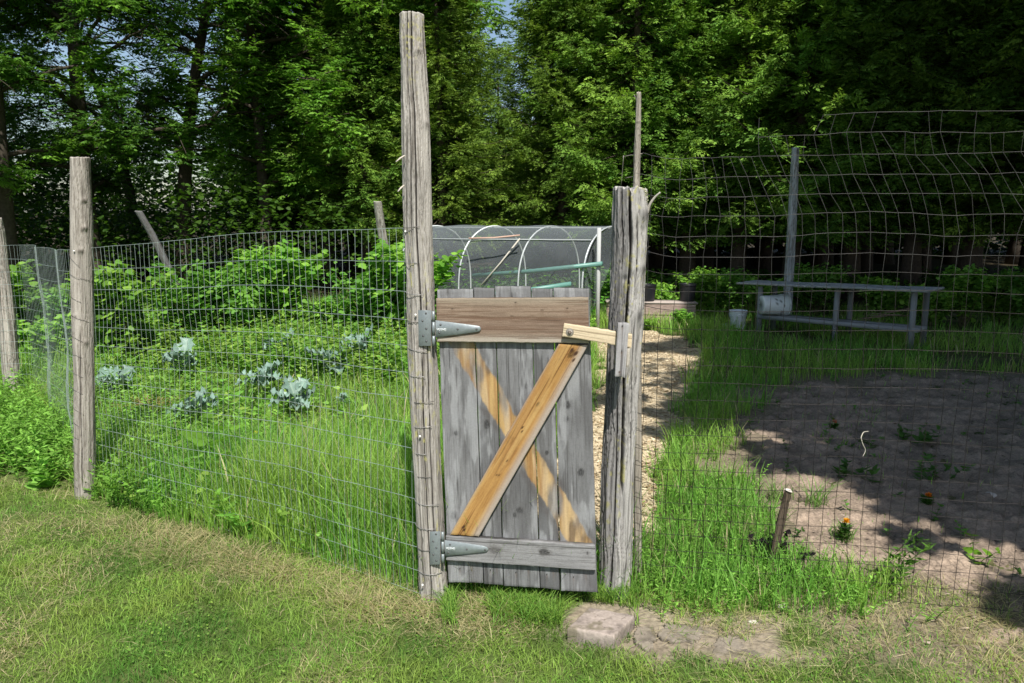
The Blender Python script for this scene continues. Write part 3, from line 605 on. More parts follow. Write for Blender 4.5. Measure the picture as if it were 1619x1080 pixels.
# right: rusty, slack and kinked
RF, RT = resample([FENCE_D+[.055, .03], FENCE_D+[.12, -.005], lerp(FENCE_D, FENCE_E, .5)+[0, .03], FENCE_E, FENCE_R], .0495)
M = len(RF); rowsR = 27; rz = np.arange(rowsR)/(rowsR-1.0)
topz = np.interp(RT, [0, .12, .5, .85, 1.5, 3], [1.90, 1.865, 1.875, 1.90, 1.885, 1.87]) + (fbm(RT*3, 0, 0, 601)-.5)*.02
botz = np.interp(RT, [0, .6, 1.2, 3], [.05, .035, .03, .02])
zz2 = topz[None]*(1-rz[:, None])+botz[None]*rz[:, None] + (fbm(RT[None]*2.6, rz[:, None]*11, 0, 602)-.5)*.022*(.4+1.3*(1-rz[:, None]))
tg = unit(np.gradient(RF, axis=0)); dn = np.stack([-tg[:, 1], tg[:, 0]], -1)
up_ = sst(.32, .0, rz)[:, None]; rx = RT[None]
kink = -(sst(.22, .03, rz)[:, None])*.115*sst(.15, .6, rx) + (fbm(rx*2.5, rz[:, None]*14, 0, 603)-.5)*.095*up_*sst(.1, .5, rx)
kink = kink + (fbm(rx*1.5, rz[:, None]*2.5, 0, 604)-.5)*.05*rz[:, None] - .055*rz[:, None]*sst(.0, 2.0, rx)*0
rng = np.random.default_rng(8)
kink += rng.normal(0, .0022, kink.shape)*(1+3*up_)
cup = (fbm(rx*1.8, rz[:, None]*3, 0, 605)-.5)*.08 + (1-np.abs(1-2*rz[:, None]))*-.02
XY = RF[None]+tg[None]*kink[..., None]+dn[None]*cup[..., None]
GR = np.concatenate([XY, zz2[..., None]], -1)
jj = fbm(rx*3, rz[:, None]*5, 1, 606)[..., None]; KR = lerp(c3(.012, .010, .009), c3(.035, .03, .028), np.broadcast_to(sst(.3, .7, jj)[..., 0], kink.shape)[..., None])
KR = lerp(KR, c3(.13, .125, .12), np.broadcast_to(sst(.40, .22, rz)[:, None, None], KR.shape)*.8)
a = Acc(); c0 = int(np.searchsorted(RT, .52))
for j in range(rowsR):
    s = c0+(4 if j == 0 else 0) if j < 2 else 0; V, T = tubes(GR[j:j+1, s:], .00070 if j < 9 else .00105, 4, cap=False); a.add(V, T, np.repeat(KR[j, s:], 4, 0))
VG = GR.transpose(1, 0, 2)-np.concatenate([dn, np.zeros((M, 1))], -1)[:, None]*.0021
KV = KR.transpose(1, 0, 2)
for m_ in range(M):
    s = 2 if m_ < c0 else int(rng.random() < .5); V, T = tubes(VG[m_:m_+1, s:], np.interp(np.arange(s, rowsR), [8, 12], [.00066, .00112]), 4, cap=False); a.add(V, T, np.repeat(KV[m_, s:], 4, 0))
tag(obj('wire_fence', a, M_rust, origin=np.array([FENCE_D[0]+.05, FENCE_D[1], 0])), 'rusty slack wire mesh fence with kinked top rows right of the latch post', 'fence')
ex = FENCE_R+[.03, .04]
pr = thing('fence_post', 'fence post at the far end of the rusty mesh, beyond the right edge', 'post', (ex[0], ex[1], 0))
obj('log', log_mesh([(ex[0], ex[1], -.05), (ex[0], ex[1], 1), (ex[0]+.02, ex[1], 1.95)], [.055, .052, .05], 481, nth=60, nz=120), M_wood, pr, smooth=True)

# ---------------------------------------------------------------- leaning posts and pole further back
def back_pole(name, label, pts, Y0, Y1, cat, seed, base=(.33, .31, .28)):
    Q = []; Rr = []
    for i, (px, py, hw) in enumerate(pts):
        Yv = lerp(Y0, Y1, i/(len(pts)-1.0)); p = PY(px, py, Yv); Q.append(p); Rr.append(hw*Yv/FPX)
    d = Q[0]-Q[1]
    if Q[0][2] > -.05: Q[0] = Q[0]+d*((Q[0][2]+.05)/max(-d[2], .05))
    t = thing(name, label, cat, Q[0]); obj('log', log_mesh(Q, Rr, seed, base=base, nth=40, nz=110, rough=.0025), M_wood, t, smooth=True)
back_pole('leaning_post', 'grey post leaning among dark leaves behind the left fence', [(284, 458, 6.0), (262, 415, 6.0), (240, 370, 6), (219, 334, 5.5)], 10.6, 10.2, 'post', 491, (.20, .20, .20))
back_pole('leaning_post', 'short square grey post leaning left of the net tunnel', [(614, 430, 7), (608, 392, 7), (602, 355, 7), (597, 319, 6.5)], 9.8, 9.6, 'post', 492, (.36, .34, .30))
back_pole('pole', 'tall pale pole standing behind the long bench', [(1243, 540, 7.5), (1247, 445, 7.5), (1253, 340, 7), (1258, 234, 5.5)], 11.3, 11.3, 'pole', 493, (.40, .42, .44))
# leaning stake with pale top
Qs = [G(1218, 900)+[0, 0, -.03], None, None, None]; Ys = G(1218, 900)[1]
P = [PY(1218, 905, Ys), PY(1229, 850, Ys-.01), PY(1238, 810, Ys-.02), PY(1245.5, 777, Ys-.03)]
st = thing('stake', 'short dark leaning wooden stake with a pale broken top behind the rusty mesh', 'stake', P[0])
obj('shaft', log_mesh(P, [.017, .017, .017, .016], 495, base=(.12, .09, .065), dark=(.04, .03, .025), nth=36, nz=80, rough=.003, squash=.6), M_wood, st, smooth=True)
a = Acc(); c = P[-1]+np.array([.002, 0, .004]); dome(a, c, .018, .008, c3(.72, .66, .58), np.array([.3, 0, 1.0]), 9, 3); obj('broken_top', a, M_wood, st)

# ---------------------------------------------------------------- slab at the foot of the latch post, buried paving
def slab(name, corners, h, label, seed, K, cat='paving slab', n=60, sink=0.02, grp=None, wob=0.0):
    c = [np.asarray(p, float) for p in corners]; s, t = np.meshgrid(np.linspace(0, 1, n), np.linspace(0, 1, n))
    P_ = (c[0]*(1-s[..., None])+c[1]*s[..., None])*(1-t[..., None])+(c[3]*(1-s[..., None])+c[2]*s[..., None])*t[..., None]
    if wob:
        cc = P_.mean((0, 1)); rd_ = np.maximum(np.abs(2*s-1), np.abs(2*t-1))[..., None]; an_ = np.arctan2(P_[..., 1]-cc[1], P_[..., 0]-cc[0]); P_[..., :2] = cc[:2]+(P_[..., :2]-cc[:2])*(1-.22*rd_*(np.abs(2*s-1)*np.abs(2*t-1))[..., None]+wob*rd_*(fbm(np.cos(an_)*3+seed, np.sin(an_)*3, 0, seed)-.5)[..., None])
    e = np.minimum(np.minimum(s, 1-s), np.minimum(t, 1-t)); chip = fbm(P_[..., 0]*30, P_[..., 1]*30, 0, seed)
    Z = h + (fbm(P_[..., 0]*12, P_[..., 1]*12, 0, seed+1)-.5)*.006 + (fbm(P_[..., 0]*80, P_[..., 1]*80, 0, seed+2)-.5)*.003 - np.clip(1-e/(.012+.10*np.clip(chip-.55, 0, 1)), 0, 1)**2*(.003+.05*np.clip(chip-.50, 0, 1))
    V = P_.copy(); V[..., 2] += Z; top = V.reshape(-1, 3)
    bi = np.concatenate([np.arange(n), np.arange(1, n)*n+n-1, (n-1)*n+np.arange(n-2, -1, -1), np.arange(n-2, 0, -1)*n]); m = len(bi)
    ctr = top.mean(0); parts = [top]; lay = 5
    for i in range(1, lay+1):
        q = top[bi].copy(); q[:, 2] = lerp(q[:, 2], ctr[2]-h-sink, i/lay); w = (fbm(q[:, 0]*60, q[:, 1]*60, q[:, 2]*60, seed+3)-.5)*.006
        q[:, :2] += unit(q[:, :2]-ctr[:2])*w[:, None]; parts.append(q)
    V = np.concatenate(parts); i = (np.arange(n-1)[:, None]*n+np.arange(n-1)[None]).ravel(); T = [np.stack([i, i+1, i+n+1], -1), np.stack([i, i+n+1, i+n], -1)]
    prev = bi; off = n*n
    for l in range(lay):
        cur = off+np.arange(m); T += [np.stack([prev, cur, np.roll(cur, -1)], -1), np.stack([prev, np.roll(cur, -1), np.roll(prev, -1)], -1)]; prev = cur; off += m
    f = fbm(V[:, 0]*25, V[:, 1]*25, V[:, 2]*25, seed+4); K_ = mixc(c3(*K), c3(*K)*.62, sst(.45, .75, f)); K_ = mixc(K_, c3(*K)*1.2, sst(.55, .8, fbm(V[:, 0]*140, V[:, 1]*140, 0, seed+6))*.5)
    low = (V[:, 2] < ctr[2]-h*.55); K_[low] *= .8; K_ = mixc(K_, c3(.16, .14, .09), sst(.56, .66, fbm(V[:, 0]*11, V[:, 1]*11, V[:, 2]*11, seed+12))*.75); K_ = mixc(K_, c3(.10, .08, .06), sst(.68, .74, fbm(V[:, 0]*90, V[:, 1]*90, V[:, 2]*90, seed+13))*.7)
    return tag(obj(name, (V, np.concatenate(T), K_), M_stone, smooth=False), label, cat, grp)
zt_ = .042
slab('paving_slab', [G(897, 992, zt_)*[1, 1, 0], G(971, 1006, zt_)*[1, 1, 0], G(1004, 972, zt_)*[1, 1, 0], G(932, 960, zt_)*[1, 1, 0]], zt_, 'thick pinkish concrete slab lying at the foot of the latch post', 701, (.35, .295, .255))
for k, (q, lb) in enumerate((([(1000, 1022), (1034, 1030), (1040, 990), (1004, 988)], 'sunken stone touching the right side of the thick pink slab'), ([(1040, 1014), (1108, 1018), (1122, 990), (1046, 986)], 'flat buried stone with a dark spot, right of the thick pink slab'),
                             ([(1128, 1040), (1222, 1046), (1210, 1008), (1136, 1004)], 'larger flat buried stone nearest the bottom right weeds'))):
    slab('buried_stone', [G(*p) for p in q], .006, lb, 710+k*9, (.25, .215, .17), 'stone', n=40, grp='flat stones buried in the lawn', wob=.7)
# ---------------------------------------------------------------- net tunnel
YT = 10.6
tun = thing('net_tunnel', 'low hooped tunnel covered in dark grey netting behind the gate', 'garden tunnel', (PY(830, 500, YT)[0], YT, 0))
ax = unit(np.array([[.985, -.17, 0.0]]))[0]; cr = np.array([.17, .985, 0.0]); cr = unit(np.array([[.58, .82, 0.0]]))[0]
TW = 1.55; TH_ = 1.33; RB = PY(944, 520, 10.0)*[1, 1, 0]        # foot of the near right corner
def hoop(s, z0=.0, n=26, w=TW, grow=0.0):
    b = RB - ax*s; t = np.linspace(0, math.pi, n); hx = (1-np.cos(t))/2*w; hz = np.sin(t)**.72*(TH_+grow-.45)+.45
    P_ = b + cr*hx[:, None]; P_[:, 2] = hz; P_ = np.concatenate([[b+[0, 0, z0]], P_, [b+cr*w+[0, 0, z0]]]); return P_
TL_ = 2.62
for s in (0.20, 1.02, 1.80, TL_):
    V, T = tubes(hoop(s), .0105, 7); obj('hoop', Acc().add(V, T, c3(.72, .76, .76)), M_plastic, tun, smooth=True)
t = np.linspace(.17, TL_+.02, 90); hp = [hoop(s, n=30, w=TW+.03, grow=.018-.02*math.sin(s/1.11*math.pi)**2) for s in t]; V = np.array(hp); V[..., :] = V
nU, nV = V.shape[:2]; V = V-cr*.015; i = (np.arange(nU-1)[:, None]*nV+np.arange(nV-1)[None]).ravel()
V2 = V.reshape(-1, 3).copy(); V2[:, 1] += (fbm(V2[:, 0]*5, V2[:, 2]*9, 0, 812)-.5)*.05; V2[:, 2] += (fbm(V2[:, 0]*3, V2[:, 2]*3, 0, 811)-.5)*.03; V2[:, 2] = np.maximum(V2[:, 2], .02)
T = np.concatenate([np.stack([i, i+1, i+nV+1], -1), np.stack([i, i+nV+1, i+nV], -1)])
M_net = bpy.data.materials.new('netting'); M_net.use_nodes = True; N_ = M_net.node_tree.nodes; L_ = M_net.node_tree.links
p = N_['Principled BSDF']; p.inputs['Base Color'].default_value = (.18, .205, .22, 1); p.inputs['Roughness'].default_value = .7
tr = N_.new('ShaderNodeBsdfTransparent'); mx = N_.new('ShaderNodeMixShader'); lw = N_.new('ShaderNodeLayerWeight'); lw.inputs['Blend'].default_value = .35
mr = N_.new('ShaderNodeMapRange'); mr.inputs['To Min'].default_value = .20; mr.inputs['To Max'].default_value = .75
L_.new(lw.outputs['Facing'], mr.inputs['Value']); L_.new(mr.outputs[0], mx.inputs[0]); L_.new(tr.outputs[0], mx.inputs[1]); L_.new(p.outputs[0], mx.inputs[2]); L_.new(mx.outputs[0], N_['Material Output'].inputs['Surface'])
obj('netting', (V2, T, c3(.3, .3, .3)+0*V2), M_net, tun, smooth=True)
# end cloths
for s in (.165, TL_+.022):
    h = hoop(s, w=TW+.03); c = h.mean(0, keepdims=True); V = np.concatenate([h, c]); m = len(h); j = np.arange(m-1)
    obj('end_netting', (V, np.stack([j, j+1, 0*j+m], -1), c3(.3, .3, .3)+0*V), M_net, tun)
def rod(name, p0, p1, r, K, par, m=None, lab=None, k=8):
    p0, p1 = np.asarray(p0, float), np.asarray(p1, float); V, T = tubes(np.array([p0, (p0+p1)/2, p1]), r, k); o = obj(name, Acc().add(V, T, c3(*K)), m or M_plastic, par, smooth=True)
    if lab: o['label'] = lab
    return o
b0 = RB+[-.0, -.04, 0]
rod('corner_post', b0, b0+[0, 0, 1.33], .026, (.45, .46, .45), tun, M_wood)
rod('side_rail', RB-ax*TL_+[0, 0, 1.17]+cr*.22, RB-ax*.2+[0, 0, 1.17]+cr*.22, .007, (.40, .43, .43), tun)
rod('ridge_rail', RB-ax*TL_+cr*TW*.5+[0, 0, 1.31], RB-ax*.2+cr*TW*.5+[0, 0, 1.31], .008, (.5, .53, .53), tun)
def loose(name, p0, p1, r, K, label, cat, m=None):
    p0, p1 = np.asarray(p0, float), np.asarray(p1, float); V, T = tubes(np.array([p0, lerp(p0, p1, .5)+[0, 0, -.012], p1]), r, 10); return tag(obj(name, Acc().add(V, T, c3(*K)), m or M_plastic, smooth=True), label, cat)
loose('pipe', PY(748, 436, 10.9), PY(952, 417, 9.9), .030, (.12, .27, .23), 'long green plastic pipe lying through the net tunnel', 'pipe')
loose('pipe', PY(752, 468, 9.9), PY(903, 449, 9.6), .030, (.12, .27, .23), 'short green plastic pipe just above the top of the gate', 'pipe')
loose('cane', PY(741, 377, 10.1), PY(822, 372, 10.1), .011, (.50, .34, .27), 'pinkish cane lying level inside the net tunnel', 'cane', M_wood)
loose('cane', PY(760, 452, 10.2), PY(822, 377, 10.25), .010, (.50, .47, .40), 'pale cane leaning diagonally inside the net tunnel', 'cane', M_wood)

# ---------------------------------------------------------------- bench with shelf
def plank(acc, p0, p1, w, th, K, wdir=(0, 1, 0)):
    p0, p1 = np.asarray(p0, float), np.asarray(p1, float); d = (p1-p0)/2; wd = np.asarray(wdir, float)*w/2; u = np.cross(unit(d[None])[0], unit(wd[None])[0])*th/2
    box_at(acc, (p0+p1)/2, d, wd, u, K)
GB1 = c3(.34, .35, .36)
L0, L1, L2 = G(1195, 526), G(1315, 541), G(1437, 556)
ben = thing('bench', 'long grey wooden bench with a low shelf standing in the shade at the right', 'bench', L1)
dirv = unit((L2-L0)[None])[0]; wv = np.array([-dirv[1], dirv[0], 0])
tz = .665; ZL = float(PY(1195, 450, L0[1])[2]); ZR = float(PY(1437, 458.5, L2[1])[2])
for k in range(3):
    a = Acc(); o = wv*(.02+k*.17); p0 = L0*[1, 1, 0]-dirv*.28+[0, 0, ZL]+o; p1 = L2*[1, 1, 0]+dirv*.16+[0, 0, ZR]+o
    n = 24; 
    for s in range(n):
        q0 = lerp(p0, p1, s/n)+[0, 0, .003*math.sin(s*.5+k)]; q1 = lerp(p0, p1, (s+1)/n)+[0, 0, .003*math.sin((s+1)*.5+k)]; plank(a, q0, q1, .155, .024, GB1*(.9+.2*((s*7+k*3) % 5)/5), wv)
    obj('top_plank', a, M_wood, ben)
for (L, lean, tz) in ((L0, 0, ZL), (L1, 0, (ZL+ZR)/2), (L2, -.03, ZR)):
    for bk in (0, 1):
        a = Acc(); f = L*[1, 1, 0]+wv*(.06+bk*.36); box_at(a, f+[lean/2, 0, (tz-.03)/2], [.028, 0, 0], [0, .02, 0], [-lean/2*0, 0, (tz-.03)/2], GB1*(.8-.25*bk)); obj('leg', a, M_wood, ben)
for k in range(2):
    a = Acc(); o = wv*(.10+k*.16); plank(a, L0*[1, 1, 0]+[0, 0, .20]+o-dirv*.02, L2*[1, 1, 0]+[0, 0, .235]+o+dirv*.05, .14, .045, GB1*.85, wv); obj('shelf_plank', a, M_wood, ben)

# ---------------------------------------------------------------- buckets, pots
def lathe(prof, k=28, wall=.004):
    n = len(prof); an = np.arange(k)*2*math.pi/k; V = np.array([[r*math.cos(t), r*math.sin(t), z] for (r, z) in prof for t in an]); T = []
    for i in range(n-1):
        for j in range(k):
            q, w = i*k+j, i*k+(j+1) % k; T += [(q, w, w+k), (q, w+k, q+k)]
    return V, np.array(T)
def bucket(name, label, cat, M4, r0, r1, h, K, grp=None, inner=None, bands=3, handle=True, dirt=None):
    t = thing(name, label, cat, M4.translation, grp)
    prof = [(0.001, 0), (r0*.97, 0), (r0, .006)]
    for i in range(12):
        u = (i+1)/13.0; prof.append((lerp(r0, r1, u), h*u))
    for b in range(bands):
        z = h*(.93-.09*b); r_ = lerp(r0, r1, z/h); prof += [(r_, z-.008), (r_+.006, z-.006), (r_+.006, z), (r_, z+.002)]
    prof = prof[:3]+sorted(prof[3:], key=lambda p: p[1])+[(r1+.006, h-.004), (r1+.006, h), (r1-.002, h), (r1-.004, h-.01), (r0-.004, .01), (.001, .01)]
    V, T = lathe(prof); R3 = np.array(M4.to_3x3()); K_ = np.broadcast_to(c3(*K), V.shape).copy()
    if dirt: K_ = mixc(K_, c3(.05, .05, .05), sst(.66, .70, fbm(V[:, 0]*25, V[:, 1]*25, V[:, 2]*25, dirt))*.9)
    nT = V@R3.T + np.array(M4.translation); obj('pail', (nT, T, K_), M_plastic, t, smooth=False)
    if handle:
        u = np.linspace(0, math.pi, 16); P_ = np.stack([np.cos(u)*(r1+.008), np.sin(u)*.6*r1+.02, h*.86-np.sin(u)*h*.35+0*u], -1); V, T = tubes(P_@R3.T+np.array(M4.translation), .0022, 5); obj('handle', Acc().add(V, T, c3(.3, .3, .3)), M_metal, t)
    return t
bx = L0*.62+L1*.38
lx = PY(1223, 487, 10.05); Mx = Matrix.Translation((lx[0]-.17, 10.02, .36)) @ Matrix.Rotation(math.radians(8), 4, 'Z') @ Matrix.Rotation(math.radians(90), 4, 'Y')
bucket('bucket', 'white bucket lying on its side on the bench shelf', 'bucket', Mx, .115, .135, .34, (.78, .82, .84), 'white buckets by the bench', handle=False, dirt=31)
p = G(1178, 527); bucket('bucket', 'white bucket standing on the ground by the left end of the bench', 'bucket', Matrix.Translation((p[0], 10.35, 0)), .085, .115, .25, (.75, .78, .80), 'white buckets by the bench')
pb = G(1060, 524)
rb = thing('raised_bed_edge', 'low wall of weathered planks carrying two black pots at the end of the chip path', 'raised bed', (pb[0], 10.7, 0))
def pk(U, V, wU, hV):
    k, d = wood_cols(V, U, 821, [], base=(.38, .29, .25), dark=(.13, .09, .07), ring=30, uc=.05); return k, d
for j, (z0, z1, xo) in enumerate(((.02, .15, .10), (.155, .30, .0))):
    x0, x1 = PY(958, 500, 10.7)[0], PY(1095-xo*60, 500, 10.7)[0]
    board('plank', [np.array([x0, 10.62+.03*j, z1+.01]), np.array([x1, 10.5+.03*j, z1]), np.array([x1, 10.5+.03*j, z0]), np.array([x0, 10.62+.03*j, z0+.01])], .04, pk, M_wood, rb, du=.006, dv=.012, seed=30+j, axis='u', relief=.003)
a = Acc(); plank(a, (PY(958, 500, 10.7)[0], 10.78, .325), (PY(1098, 500, 10.7)[0], 10.68, .318), .30, .022, c3(.40, .34, .30)); obj('ledge', a, M_wood, rb)
for (x, y, r, h, lb) in ((1022, 489, .125, .225, 'black plastic pot half hidden behind the latch post'), (1086, 491, .115, .235, 'black plastic pot at the right end of the plank ledge')):
    q = PY(x, y, 10.72); bucket('pot', lb, 'plant pot', Matrix.Translation((q[0], 10.72, .331)), r*.82, r, h, (.014, .014, .018), 'black pots on the plank ledge', bands=1, handle=False)
q = G(1126, 526); a = Acc(); dome(a, (q[0], 10.1, .0), .10, .10, c3(.03, .06, .08), np.array([0, 0, 1.0]), 18, 6); tag(obj('upturned_bowl', a, M_plastic, smooth=True), 'small dark blue upturned bowl in the grass left of the buckets', 'bowl')
q = G(1152, 522); a = Acc(); box_at(a, (q[0], 10.3, .04), [.07, .01, 0], [-.01, .05, 0], [0, 0, .025], c3(.6, .62, .62)); box_at(a, (q[0], 10.3, .07), [.075, .012, 0], [-.012, .055, 0], [0, 0, .006], c3(.5, .52, .52)); tag(obj('tub', a, M_plastic), 'small pale lidded tub on the grass left of the standing bucket', 'tub')
# firewood pile behind the bench
rng = np.random.default_rng(12); lg = thing('log_pile', 'small pile of split logs catching sun behind the bench', 'log pile', (PY(1385, 500, 10.6)[0], 10.6, 0))
for k in range(11):
    x = PY(1350+rng.uniform(0, 75), 500, 10.6)[0]; z = .05+.085*(k//5)+rng.uniform(0, .02); y = 10.6+rng.uniform(-.12, .12); an = rng.uniform(-.35, .35); d = np.array([math.cos(an), math.sin(an), rng.uniform(-.1, .1)])*.20
    V, T, K_ = log_mesh([np.array([x, y, z])-d, np.array([x, y, z])+d*.9], [.05, .045], 830+k, nth=16, nz=10, base=(.48, .34, .22) if k % 2 else (.30, .18, .12)); obj('split_log', (V, T, K_), M_wood, lg)
# white curved root-like twig hanging in the mesh
a = Acc(); Yq = 3.02
limb(a, [PY(1373, 682, Yq), PY(1365, 683, Yq+.01), PY(1361, 692, Yq), PY(1364, 702, Yq), PY(1369, 712, Yq+.01), PY(1364, 722, Yq)], [.0012, .0018, .0019, .0016, .0013, .0008], c3(.52, .48, .40), 6, 24)
tag(obj('dead_twig', a, M_wood, smooth=True), 'pale curled dead twig caught in the rusty mesh', 'twig')
# stones on the soil
rng = np.random.default_rng(77)
STL = ['egg shaped pale stone in the shaded soil near the right edge', 'flat white stone in the shaded soil, farther back than the egg shaped one', 'small white stone lying at the lit edge of the soil', 'little grey pebble in the middle of the shaded soil']
for k, (px, py, r) in enumerate(((1545, 845, .022), (1564, 787, .030), (1238, 961, .016), (1190, 986, .014))):
    n = 14; th = np.linspace(0, math.pi, n)[:, None]; ph = np.linspace(0, 2*math.pi, 20, endpoint=False)[None]
    D_ = np.stack([np.sin(th)*np.cos(ph), np.sin(th)*np.sin(ph), np.cos(th)+0*ph], -1); rr_ = r*(.8+.5*fbm(D_[..., 0]*2+k*7, D_[..., 1]*2, D_[..., 2]*2, 840))
    P_ = D_*rr_[..., None]*[1.25, .9, .62]+G(px, py)+[0, 0, r*.35]; i = np.arange(n*20).reshape(n, 20); q0, q1 = i[:-1], i[1:]; r0, r1 = np.roll(q0, -1, 1), np.roll(q1, -1, 1)
    T = np.concatenate([np.stack([q0, q1, r1], -1).reshape(-1, 3), np.stack([q0, r1, r0], -1).reshape(-1, 3)])
    lab = ['egg shaped pale stone in the shaded soil at the right', 'flat pale stone in the shaded soil behind the egg shaped one', 'small white stone at the foot of the weeds near the rusty mesh', 'small pale stone beside the flat buried stones'][k]
    tag(obj('stone', (P_.reshape(-1, 3), T, c3(.55, .50, .45)+0*P_.reshape(-1, 3)), M_stone, smooth=True), lab, 'stone', 'loose pale stones')
# ---------------------------------------------------------------- grass and weeds
def scatter(rng, n, x0, x1, y0, y1):
    x = rng.uniform(x0, x1, n); y = rng.uniform(y0, y1, n); return x, y
def pts(x, y, dz=-.004): return np.stack([x, y, gz(x, y)+dz], -1)
GRN = c3(.125, .310, .045); YGR = c3(.300, .440, .085); STRAW = c3(.54, .48, .27); DGR = c3(.045, .115, .018); OLV = c3(.24, .29, .065)
SL = [G(*p) for p in [(895, 962), (930, 950), (1010, 950), (1120, 985), (1230, 1000), (1235, 1045), (1130, 1052), (1100, 1024), (1040, 1036), (975, 1022), (895, 1000)]]
def bare(x, y):                                    # little bare / thatch areas in the lawn
    n = fbm(x*3.2, y*3.2, 0, 901, 3); b = sst(.57, .68, n)
    g = np.exp(-(((x-G(730, 990)[0])/.16)**2+((y-G(730, 990)[1])/.12)**2)); return np.clip(b*.7+g, 0, 1)
LWD = [G(*p) for p in [(-900, 800), (0, 762), (60, 774), (98, 784), (122, 735), (20, 640), (-900, 640)]]
SLABQ = [G(*p) for p in [(890, 955), (940, 950), (1012, 960), (1008, 985), (970, 1012), (890, 1000)]]
rng = np.random.default_rng(1)
# 1 lawn
n = 560000; x, y = scatter(rng, n, -5.2, 3.6, 1.5, 6.6); w = rng.random(n) < np.clip((3.3/np.maximum(y, 1.5))**1.6, 0, 1)*np.where(np.abs(x) < .75*y+.5, 1, .35); x, y = x[w], y[w]
b = behind(x, y); d0 = sst(-.55, -.05, -b)                     # distance in front of the fence
inn = (b < .03+.05*fbm(x*5, y*5, 0, 902)+.22*(x > 1.3)) & ~inpoly(x, y, LWD) & (~inpoly(x, y, SL) | ((fbm(x*8, y*8, 0, 908) > .60) & ~inpoly(x, y, SLABQ))); x, y, b = x[inn], y[inn], b[inn]
strip = np.exp(-((b+.19-(fbm(x*2, y*2, 0, 903)-.5)*.28)/.15)**2)*sst(.30, .42, fbm(x*1.7, y*1.7, 3, 904))*(x < .1)*sst(-2.2, -1.8, x)
rgt = (x > .45)*sst(-.75, -.3, b)*.8
br = bare(x, y); keep = rng.random(len(x)) > np.clip(.55*br+.5*rgt, 0, .8); x, y, b, strip, rgt, br = [q[keep] for q in (x, y, b, strip, rgt, br)]
n = len(x); f = fbm(x*2.3, y*2.3, 0, 905); f2 = fbm(x*9, y*9, 0, 906)
K = mixc(GRN*1.0, YGR, sst(.22, .55, f)*.80+.15*f2); K = mixc(K, OLV, sst(.5, .75, f2)*.5); K = mixc(K, DGR*1.3, sst(.50, .66, fbm(x*3.3, y*3.3, 4, 909))[:]*.6); dry = np.clip(.01+.66*strip+.40*rgt+.5*br+.35*sst(.55, .72, fbm(x*1.6, y*1.6, 6, 907)), 0, .93)
isdry = rng.random(n) < dry; K = np.where(isdry[:, None], STRAW*rng.uniform(.55, 1.1, (n, 1)), K*rng.uniform(.6, 1.25, (n, 1)))
H = rng.uniform(.016, .048, n)*(1+.5*sst(.5, .7, f2))*(1+.5*strip); H = np.where(rng.random(n) < .02, H*1.8, H)
lean = np.where(isdry, rng.uniform(.8, 3.2, n), rng.uniform(.2, 1.6, n))
V, T, Kv = blades(pts(x, y), H, rng.uniform(.0016, .0036, n), lean, K, rng, tipK=K*1.12, seg=2)
tag(obj('lawn_grass', (V, T, Kv), M_grass, origin=np.zeros(3)), 'mown lawn grass, green with straw coloured patches', 'grass', kind='stuff')
# clover leaflets in the lawn
n = 26000; x, y = scatter(rng, n, -3.2, 2.6, 1.7, 4.6); f = fbm(x*2.6, y*2.6, 0, 911, 3); ok = (behind(x, y) < 0) & (f > .50) & ~inpoly(x, y, SL); x, y = x[ok], y[ok]; n = len(x)
P_ = pts(x, y, .0)+np.stack([0*x, 0*x, rng.uniform(.010, .035, n)], -1); az = rng.uniform(0, 6.28, n); D_ = np.stack([np.cos(az), np.sin(az), rng.uniform(-.2, .5, n)], -1)
V, T, Kv = leaves(P_, D_, unit(rng.normal(0, .35, (n, 3))+[0, 0, 1]), rng.uniform(.007, .014, n), rng.uniform(.006, .011, n), lerp(GRN, YGR, rng.random((n, 1)))*rng.uniform(.7, 1.2, (n, 1)))
tag(obj('clover', (V, T, Kv), M_grass, origin=np.zeros(3)), 'small clover leaves spread through the lawn', 'clover', kind='stuff')
# 2 lying straw
n = 9000; x, y = scatter(rng, n, -3.2, 3.0, 1.7, 5.0); b = behind(x, y); pr_ = .03+.75*np.exp(-((b+.17)/.12)**2)*(x < .1)+.8*(x > .4)*np.exp(-((b+.22)/.25)**2)+.7*bare(x, y)
ok = (rng.random(n) < pr_) & (b < .12); x, y = x[ok], y[ok]; n = len(x); az = rng.uniform(0, 6.28, n)
D_ = np.stack([np.cos(az), np.sin(az), rng.uniform(-.08, .22, n)], -1)
V, T, Kv = leaves(pts(x, y, 0)+[0, 0, .012], D_, np.array([[0, 0, 1.0]])+0*D_, rng.uniform(.03, .11, n), rng.uniform(.0015, .003, n), STRAW*rng.uniform(.5, 1.15, (n, 1)), 0)
tag(obj('dry_straw', (V, T, Kv), M_matte, origin=np.zeros(3)), 'dry straw and thatch lying along the foot of the fence', 'straw', kind='stuff')
